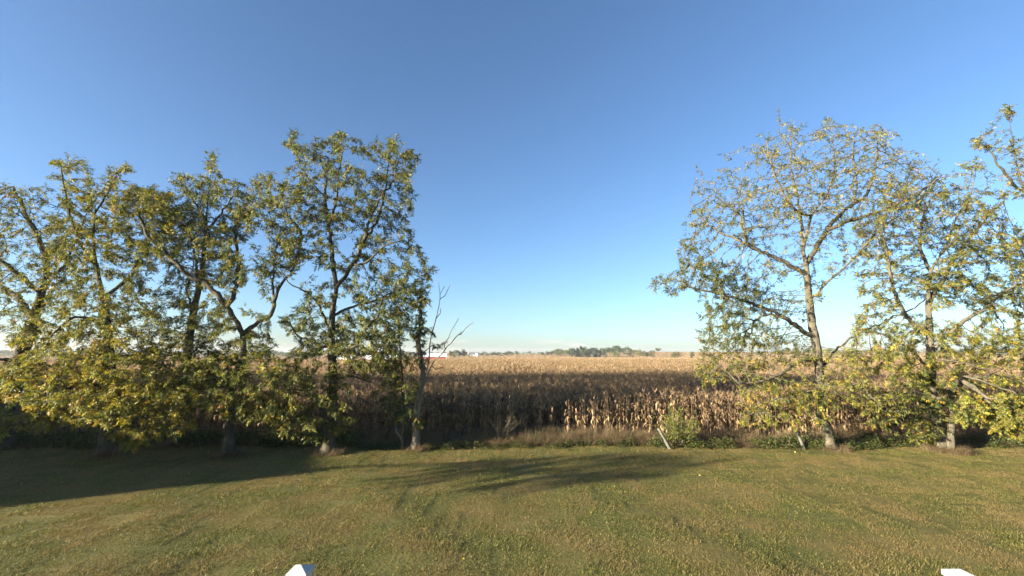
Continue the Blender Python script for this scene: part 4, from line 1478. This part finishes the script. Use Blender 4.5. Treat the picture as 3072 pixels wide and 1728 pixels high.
LWS = ['%s tree from the left along the crest of the dense wood block' % o_ for o_ in ORD[:9]] + \
      ['%s low tree from the left along the front of the wood block' % o_ for o_ in ('first', 'third', 'last', 'second')]
for ti, (px, top, D, w, kd) in enumerate([(1708, 1044, 560, 26, 'green'), (1722, 1040, 565, 28, 'dark'), (1733, 1047, 552, 20, 'conifer'), (1743, 1042, 560, 26, 'conifer'),
                          (1757, 1040, 562, 26, 'green'), (1772, 1041, 556, 28, 'dark'), (1788, 1042, 562, 26, 'green'), (1803, 1041, 560, 26, 'dark'),
                          (1812, 1047, 552, 18, 'green'), (1716, 1050, 548, 18, 'dark'), (1765, 1050, 548, 20, 'conifer'), (1780, 1053, 548, 18, 'dark'), (1748, 1052, 546, 16, 'dark')]):
    far_tree(px, top, D, w, kd, LWS[ti], GW)
for px, top, D, w, kd in [(1828, 1041, 660, 28, 'dark'), (1843, 1038, 665, 28, 'green'), (1858, 1039, 662, 28, 'dark'), (1872, 1041, 660, 26, 'green'), (1888, 1043, 655, 22, 'dark'), (1900, 1050, 650, 22, 'olive'), (1816, 1043, 668, 24, 'green')]:
    far_tree(px, top, D, w, kd, ORDN(px, [1816, 1828, 1843, 1858, 1872, 1888, 1900], '%s tree from the left in the second wood behind the block'), 'trees of the second wood')
for px, top, D, w, kd in [(1640, 1056, 640, 20, 'olive'), (1655, 1053, 640, 22, 'green'), (1668, 1047, 645, 22, 'green'), (1682, 1048, 645, 24, 'olive'), (1694, 1050, 640, 20, 'green'), (1676, 1055, 625, 22, 'yellow'), (1628, 1058, 650, 16, 'green')]:
    far_tree(px, top, D, w, kd, ORDN(px, [1628, 1640, 1655, 1668, 1676, 1682, 1694], '%s tree from the left in the low copse beside the wood block'), 'low copse trees')
far_tree(1845, 1051, 520, 22, 'yellow', 'small bright green tree in front of the second wood', None)
far_tree(1854, 1060, 505, 14, 'yellow', 'round pale green bush just below the small bright green tree', None, 'bush', 'bush')
far_tree(1890, 1052, 520, 22, 'olive', 'single brownish green round tree right of the second wood', None)
far_tree(1918, 1047, 500, 18, 'yellow', 'narrow yellow green tree at the left end of the hedge clump', None)
far_tree(1938, 1054, 500, 24, 'olive', 'broad olive bush in the middle of the hedge clump', None, 'bush', 'bush')
far_tree(1956, 1052, 498, 22, 'olive', 'rusty green bush at the right end of the hedge clump', None, 'bush', 'bush')
far_tree(1973, 1045, 800, 22, 'olive', 'pale feathery tree on the skyline of the far rise', None)
far_tree(2024, 1056, 420, 36, 'olive', 'wide low bush alone on the right hand tan slope', None, 'bush', 'bush')
far_tree(2074, 1056, 430, 14, 'green', 'small dark round tree right of the wide low bush', None)
far_tree(1351, 1052, 480, 18, 'olive', 'rounded tree just right of the red barn', None)
far_tree(1361, 1051, 500, 22, 'green', 'tallest tree of the clump right of the red barn', None)
far_tree(1376, 1050, 505, 20, 'dark', 'dark round tree in the middle of the clump right of the barn', None)
far_tree(1392, 1050, 505, 24, 'dark', 'broad dark tree ending the clump right of the barn', None)
far_tree(1406, 1062, 480, 12, 'yellow', 'little light green bush beside the clump right of the barn', None, 'bush', 'bush')
for px, top, D, w, kd in [(1445, 1060, 700, 18, 'dark'), (1462, 1061, 690, 16, 'yellow'), (1478, 1057, 700, 22, 'green'), (1495, 1059, 700, 22, 'dark'), (1520, 1056, 690, 20, 'dark'), (1535, 1056, 690, 20, 'green'), (1551, 1055, 680, 14, 'green'), (1503, 1064, 660, 14, 'yellow')]:
    far_tree(px, top, D, w, kd, ORDN(px, [1445, 1462, 1478, 1495, 1503, 1520, 1535, 1551], '%s tree from the left in the hedgerow below the skyline'), 'left hedgerow trees')
for px, top, D, w, kd in [(905, 1052, 430, 50, 'olive'), (870, 1058, 430, 36, 'green'), (930, 1055, 440, 36, 'green')]:
    far_tree(px, top, D, w, kd, ORDN(px, [870, 905, 930], '%s bush from the left in the thicket beside the tall walnut'), 'thicket left of the tall walnut', 'bush', 'bush')
for px, top, D, w, kd in [(960, 1053, 560, 26, 'dark'), (1060, 1046, 480, 30, 'green'), (1090, 1048, 480, 34, 'dark'), (1120, 1052, 500, 30, 'green'), (1150, 1054, 500, 30, 'olive'), (1180, 1054, 510, 34, 'dark'), (1215, 1056, 510, 34, 'green'), (1245, 1056, 515, 30, 'dark')]:
    far_tree(px, top, D, w, kd, ORDN(px, [960, 1060, 1090, 1120, 1150, 1180, 1215, 1245], '%s tree from the left in the belt behind the white sheds'), 'tree belt behind the white sheds')

# the wood along the horizon, one mass
rng = np.random.default_rng(53)
xs, top_h, dd = [], [], []
V, Q, C = [], [], []
off = 0
cv = [far_crown(980 + s, 150) for s in range(4)]
rng = np.random.default_rng(54)
for k in range(700):
    px = rng.uniform(-500, 1640) if k < 450 else rng.uniform(2150, 3500)
    D = rng.uniform(800, 1050)
    if px > 2150:
        top = rng.normal(1046, 4) if px > 2300 else rng.normal(1054, 1.5)
        D = rng.uniform(620, 760)
    elif px < 850:
        top = rng.normal(1050, 4)
        D = rng.uniform(560, 760)
    else:
        top = rng.normal(1055.5, 2.0)
    tp = at(px, top, D)
    gz = float(terrain(tp[0], tp[1]))
    H = max(3.0, tp[2] - gz)
    W = H * rng.uniform(0.9, 1.5)
    v_, q_ = cv[k % 4]
    V.append(v_ * [W, W, H] + [tp[0], tp[1], gz]); Q.append(q_ + off); off += len(v_)
    pk = FAR_PALS[['dark', 'green', 'olive', 'green'][rng.integers(4)]]
    C.append(np.repeat(pick_colors(len(q_), pk[0], pk[1], 0.15), 4, 0))
o = link(bpy.data.objects.new('horizon_woods', np_mesh('horizon_woods', np.concatenate(V), np.concatenate(Q), [M['far_leaf']], colors=np.concatenate(C))))
tag(o, 'thin dark line of far woods along the horizon', 'woods', kind='stuff')

# ------------------------------------------------------------------ far buildings
M['red_siding'] = flat_material('red_barn_siding', (0.30, 0.055, 0.04), (0.38, 0.085, 0.06), 2.5, 0.7, 0.0, (1, 1, 0.1))
M['white_metal'] = flat_material('white_metal_roof', (0.62, 0.64, 0.66), (0.74, 0.75, 0.76), 0.6, 0.45)
M['white_siding'] = flat_material('white_siding', (0.70, 0.69, 0.66), (0.80, 0.79, 0.76), 1.5, 0.6)
M['grey_roof'] = flat_material('grey_shingle', (0.12, 0.12, 0.13), (0.2, 0.2, 0.21), 3, 0.9)
M['dark_glass'] = flat_material('dark_window_glass', (0.02, 0.025, 0.03), (0.03, 0.035, 0.04), 2, 0.1)


def gable_building(name, label, cat, c, rz, L, W, hw, hr, wall, roof, doors=(), windows=(), corner_trim=False):
    """long side along local x; c is the base centre. doors/windows: (side, centre, width, z0, z1)"""
    root = empty(name, c, rz)
    tag(root, label, cat)
    m = MB()
    m.poly([(-L/2, -W/2, -1), (L/2, -W/2, -1), (L/2, W/2, -1), (-L/2, W/2, -1), (-L/2, -W/2, hw), (L/2, -W/2, hw), (L/2, W/2, hw), (-L/2, W/2, hw), (-L/2, 0, hr), (L/2, 0, hr)],
           [(0, 1, 5, 4), (1, 2, 6, 9, 5), (2, 3, 7, 6), (3, 0, 4, 8, 7)])
    m.build('wall', wall, root)
    ov, t = 0.5, 0.18
    sl = (hr - hw) / (W / 2)
    for sd in (-1, 1):
        r = MB()
        y0, z0 = sd * (W / 2 + ov), hw - ov * sl
        r.hexa([(-L/2 - ov, y0, z0 + .03), (L/2 + ov, y0, z0 + .03), (L/2 + ov, 0, hr + .03), (-L/2 - ov, 0, hr + .03),
                (-L/2 - ov, y0, z0 + t), (L/2 + ov, y0, z0 + t), (L/2 + ov, 0, hr + t), (-L/2 - ov, 0, hr + t)])
        r.build('roof_slope', roof, root)
    def slab(side, cx_, w_, z0, z1, mat, nm, d=0.06):
        b_ = MB()
        if side == 'front':
            b_.box(cx_ - w_/2, cx_ + w_/2, -W/2 - d, -W/2 + .01, z0, z1)
        elif side == 'back':
            b_.box(cx_ - w_/2, cx_ + w_/2, W/2 - .01, W/2 + d, z0, z1)
        elif side == 'end':
            b_.box(L/2 - .01, L/2 + d, cx_ - w_/2, cx_ + w_/2, z0, z1)
        else:
            b_.box(-L/2 - d, -L/2 + .01, cx_ - w_/2, cx_ + w_/2, z0, z1)
        return b_.build(nm, mat, root)
    for s_, cx_, w_, z0, z1 in doors:
        slab(s_, cx_, w_, z0, z1, M['white_siding'], 'door')
    for s_, cx_, w_, z0, z1 in windows:
        f_ = slab(s_, cx_, w_ + .24, z0 - .12, z1 + .12, M['white_siding'], 'window', 0.05)
        g_ = slab(s_, cx_, w_, z0, z1, M['dark_glass'], 'pane', 0.08)
        g_.parent = f_
    if corner_trim:
        for cx_ in (-L/2 + .2, -L/6, L/6, L/2 - .2):
            slab('front', cx_, .35, -1, hw - .1, M['white_siding'], 'trim_board', 0.04)
    return root


def far_base(px, D):
    p = at(px, 1070, D)
    return (p[0], p[1], float(terrain(p[0], p[1])))


b = far_base(1296, 330)
gable_building('barn', 'long red barn with a white metal roof seen past the bare snag', 'barn', b, math.radians(14), 21, 9, 4.4, 6.6, M['red_siding'], M['white_metal'],
               doors=[('end', 0.6, 2.6, 0, 3.0)], corner_trim=True)
b = far_base(1145, 330)
gable_building('shed', 'long low white shed seen behind the right side of the tall walnut', 'shed', b, math.radians(6), 22, 8, 3.6, 5.2, M['white_siding'], M['white_metal'],
               doors=[('end', 0, 2.6, 0, 2.8)], windows=[('front', -6, 1.2, 1.2, 2.4), ('front', 4, 1.2, 1.2, 2.4)])
b = far_base(1030, 325)
gable_building('shed', 'white metal shed seen just right of the tall walnut trunk', 'shed', b, math.radians(-4), 17, 9, 3.6, 5.6, M['white_siding'], M['white_metal'],
               doors=[('front', 2, 3, 0, 2.9)], windows=[('front', -5, 1.2, 1.2, 2.4)])
b = far_base(1418, 640)
gable_building('farmhouse', 'tiny white farmhouse far off under the left skyline trees', 'house', (b[0], b[1], b[2] + .4), math.radians(20), 12, 8, 4.6, 7.2, M['white_siding'], M['grey_roof'],
               windows=[('front', -3, 1, 1.4, 2.8), ('front', 3, 1, 1.4, 2.8)], doors=[('front', 0, 1.1, .2, 2.3)])
b = far_base(1431, 640)
gable_building('outbuilding', 'tiny white outbuilding right of the far white farmhouse', 'shed', (b[0], b[1], b[2] + .4), math.radians(70), 6, 5, 4.0, 6.0, M['white_siding'], M['white_metal'],
               doors=[('front', 0, 2, 0.2, 2.4)])
b = far_base(1792, 556)
gable_building('farmhouse', 'white house tucked under the trees of the wood block', 'house', b, math.radians(-10), 9, 6, 3.2, 4.6, M['white_siding'], M['grey_roof'],
               windows=[('front', -3, 1.2, 1.8, 2.9), ('front', 3, 1.2, 1.8, 2.9)], doors=[('front', 0, 1.1, .6, 2.7)])

# house on the left, out of the picture: its shadow lies across the lawn
gable_building('farmhouse', 'white single storey farmhouse out of view at the left side of the yard', 'house', (-46.3, 9.3, 0), SUN_AZ - math.radians(90), 18, 9, 4.2, 7.4, M['white_siding'], M['grey_roof'],
               windows=[('back', -6, 1, 1, 2.4), ('back', -2.5, 1, 1, 2.4), ('back', 5, 1, 1, 2.4), ('end', -2, 1, 1, 2.4), ('end', 2, 1, 1, 2.4)],
               doors=[('back', 1.5, 1.1, 0, 2.2)])

# ------------------------------------------------------------------ the deck the picture is taken from
DECK_Z = 2.33
m_ = MB()
m_.box(-4.2, 4.6, -1.6, 2.84, DECK_Z - 0.30, DECK_Z - 0.05)
deck = m_.build('deck_floor', M['deck'])
tag(deck, kind='structure')
y = -1.6
k = 0
while y + 0.138 < 2.84:
    MB().box(-4.24, 4.64, y, y + 0.138, DECK_Z - 0.046, DECK_Z - 0.01).build('deck_board', M['deck'], deck)
    y += 0.144
for sx in (-3.9, 0.2, 4.3):
    MB().box(sx - .07, sx + .07, 2.5, 2.64, -0.1, DECK_Z - 0.30).build('deck_support', M['deck'], deck)


def rail_post(x, y, label):
    root = empty('railing_post', (x, y, DECK_Z - 0.012))
    tag(root, label, 'post', 'white deck railing posts')
    top = EYE - 1.22 - (DECK_Z - 0.012)
    MB().box(-.0508, .0508, -.0508, .0508, 0, top - .03).build('shaft', M['vinyl'], root, 0.006)
    MB().box(-.07, .07, -.07, .07, 0.002, .05).build('base_skirt', M['vinyl'], root, 0.006)
    w_ = .0575
    c = MB()
    c.hexa([(-w_, -w_, top - .045), (w_, -w_, top - .045), (w_, w_, top - .045), (-w_, w_, top - .045), (-w_, -w_, top - .018), (w_, -w_, top - .018), (w_, w_, top - .018), (-w_, w_, top - .018)])
    c.f.remove((4, 5, 6, 7))
    n0 = len(c.v)
    c.v.append((0, 0, top + .008))
    c.f += [(4, 5, n0), (5, 6, n0), (6, 7, n0), (7, 4, n0)]
    c.build('cap', M['vinyl'], root)
    return root


rail_post(-1.222, 2.70, 'white post with pyramid cap at the bottom left of centre')
rail_post(2.545, 2.65, 'white post with pyramid cap at the bottom right corner')
ro = empty('deck_railing', (0.66, 2.675, 2.44))
tag(ro, 'white railing between the two capped deck posts', 'railing')
MB().box(-1.815, 1.815, -.025, .025, .70, .745).build('top_rail', M['vinyl'], ro, 0.005)
MB().box(-1.815, 1.815, -.02, .02, .02, .06).build('bottom_rail', M['vinyl'], ro, 0.005)
for k in range(31):
    xx = -1.74 + k * 0.116
    MB().box(xx - .016, xx + .016, -.016, .016, .055, .705).build('baluster', M['vinyl'], ro)

# ------------------------------------------------------------------ the air over the fields
m = bpy.data.materials.new('thin_haze')
m.use_nodes = True
nt = m.node_tree
nt.nodes.remove(nt.nodes["Principled BSDF"])
pv = nt.nodes.new("ShaderNodeVolumePrincipled")
pv.inputs['Color'].default_value = (0.86, 0.92, 1.0, 1)
pv.inputs['Density'].default_value = 0.00016
pv.inputs['Anisotropy'].default_value = 0.2
nt.links.new(pv.outputs[0], nt.nodes["Material Output"].inputs['Volume'])
hz = MB().box(-4450, 4450, -650, 2520, -9, 27).build('haze', m)
tag(hz, 'thin pale haze over the far fields', 'haze', kind='stuff')
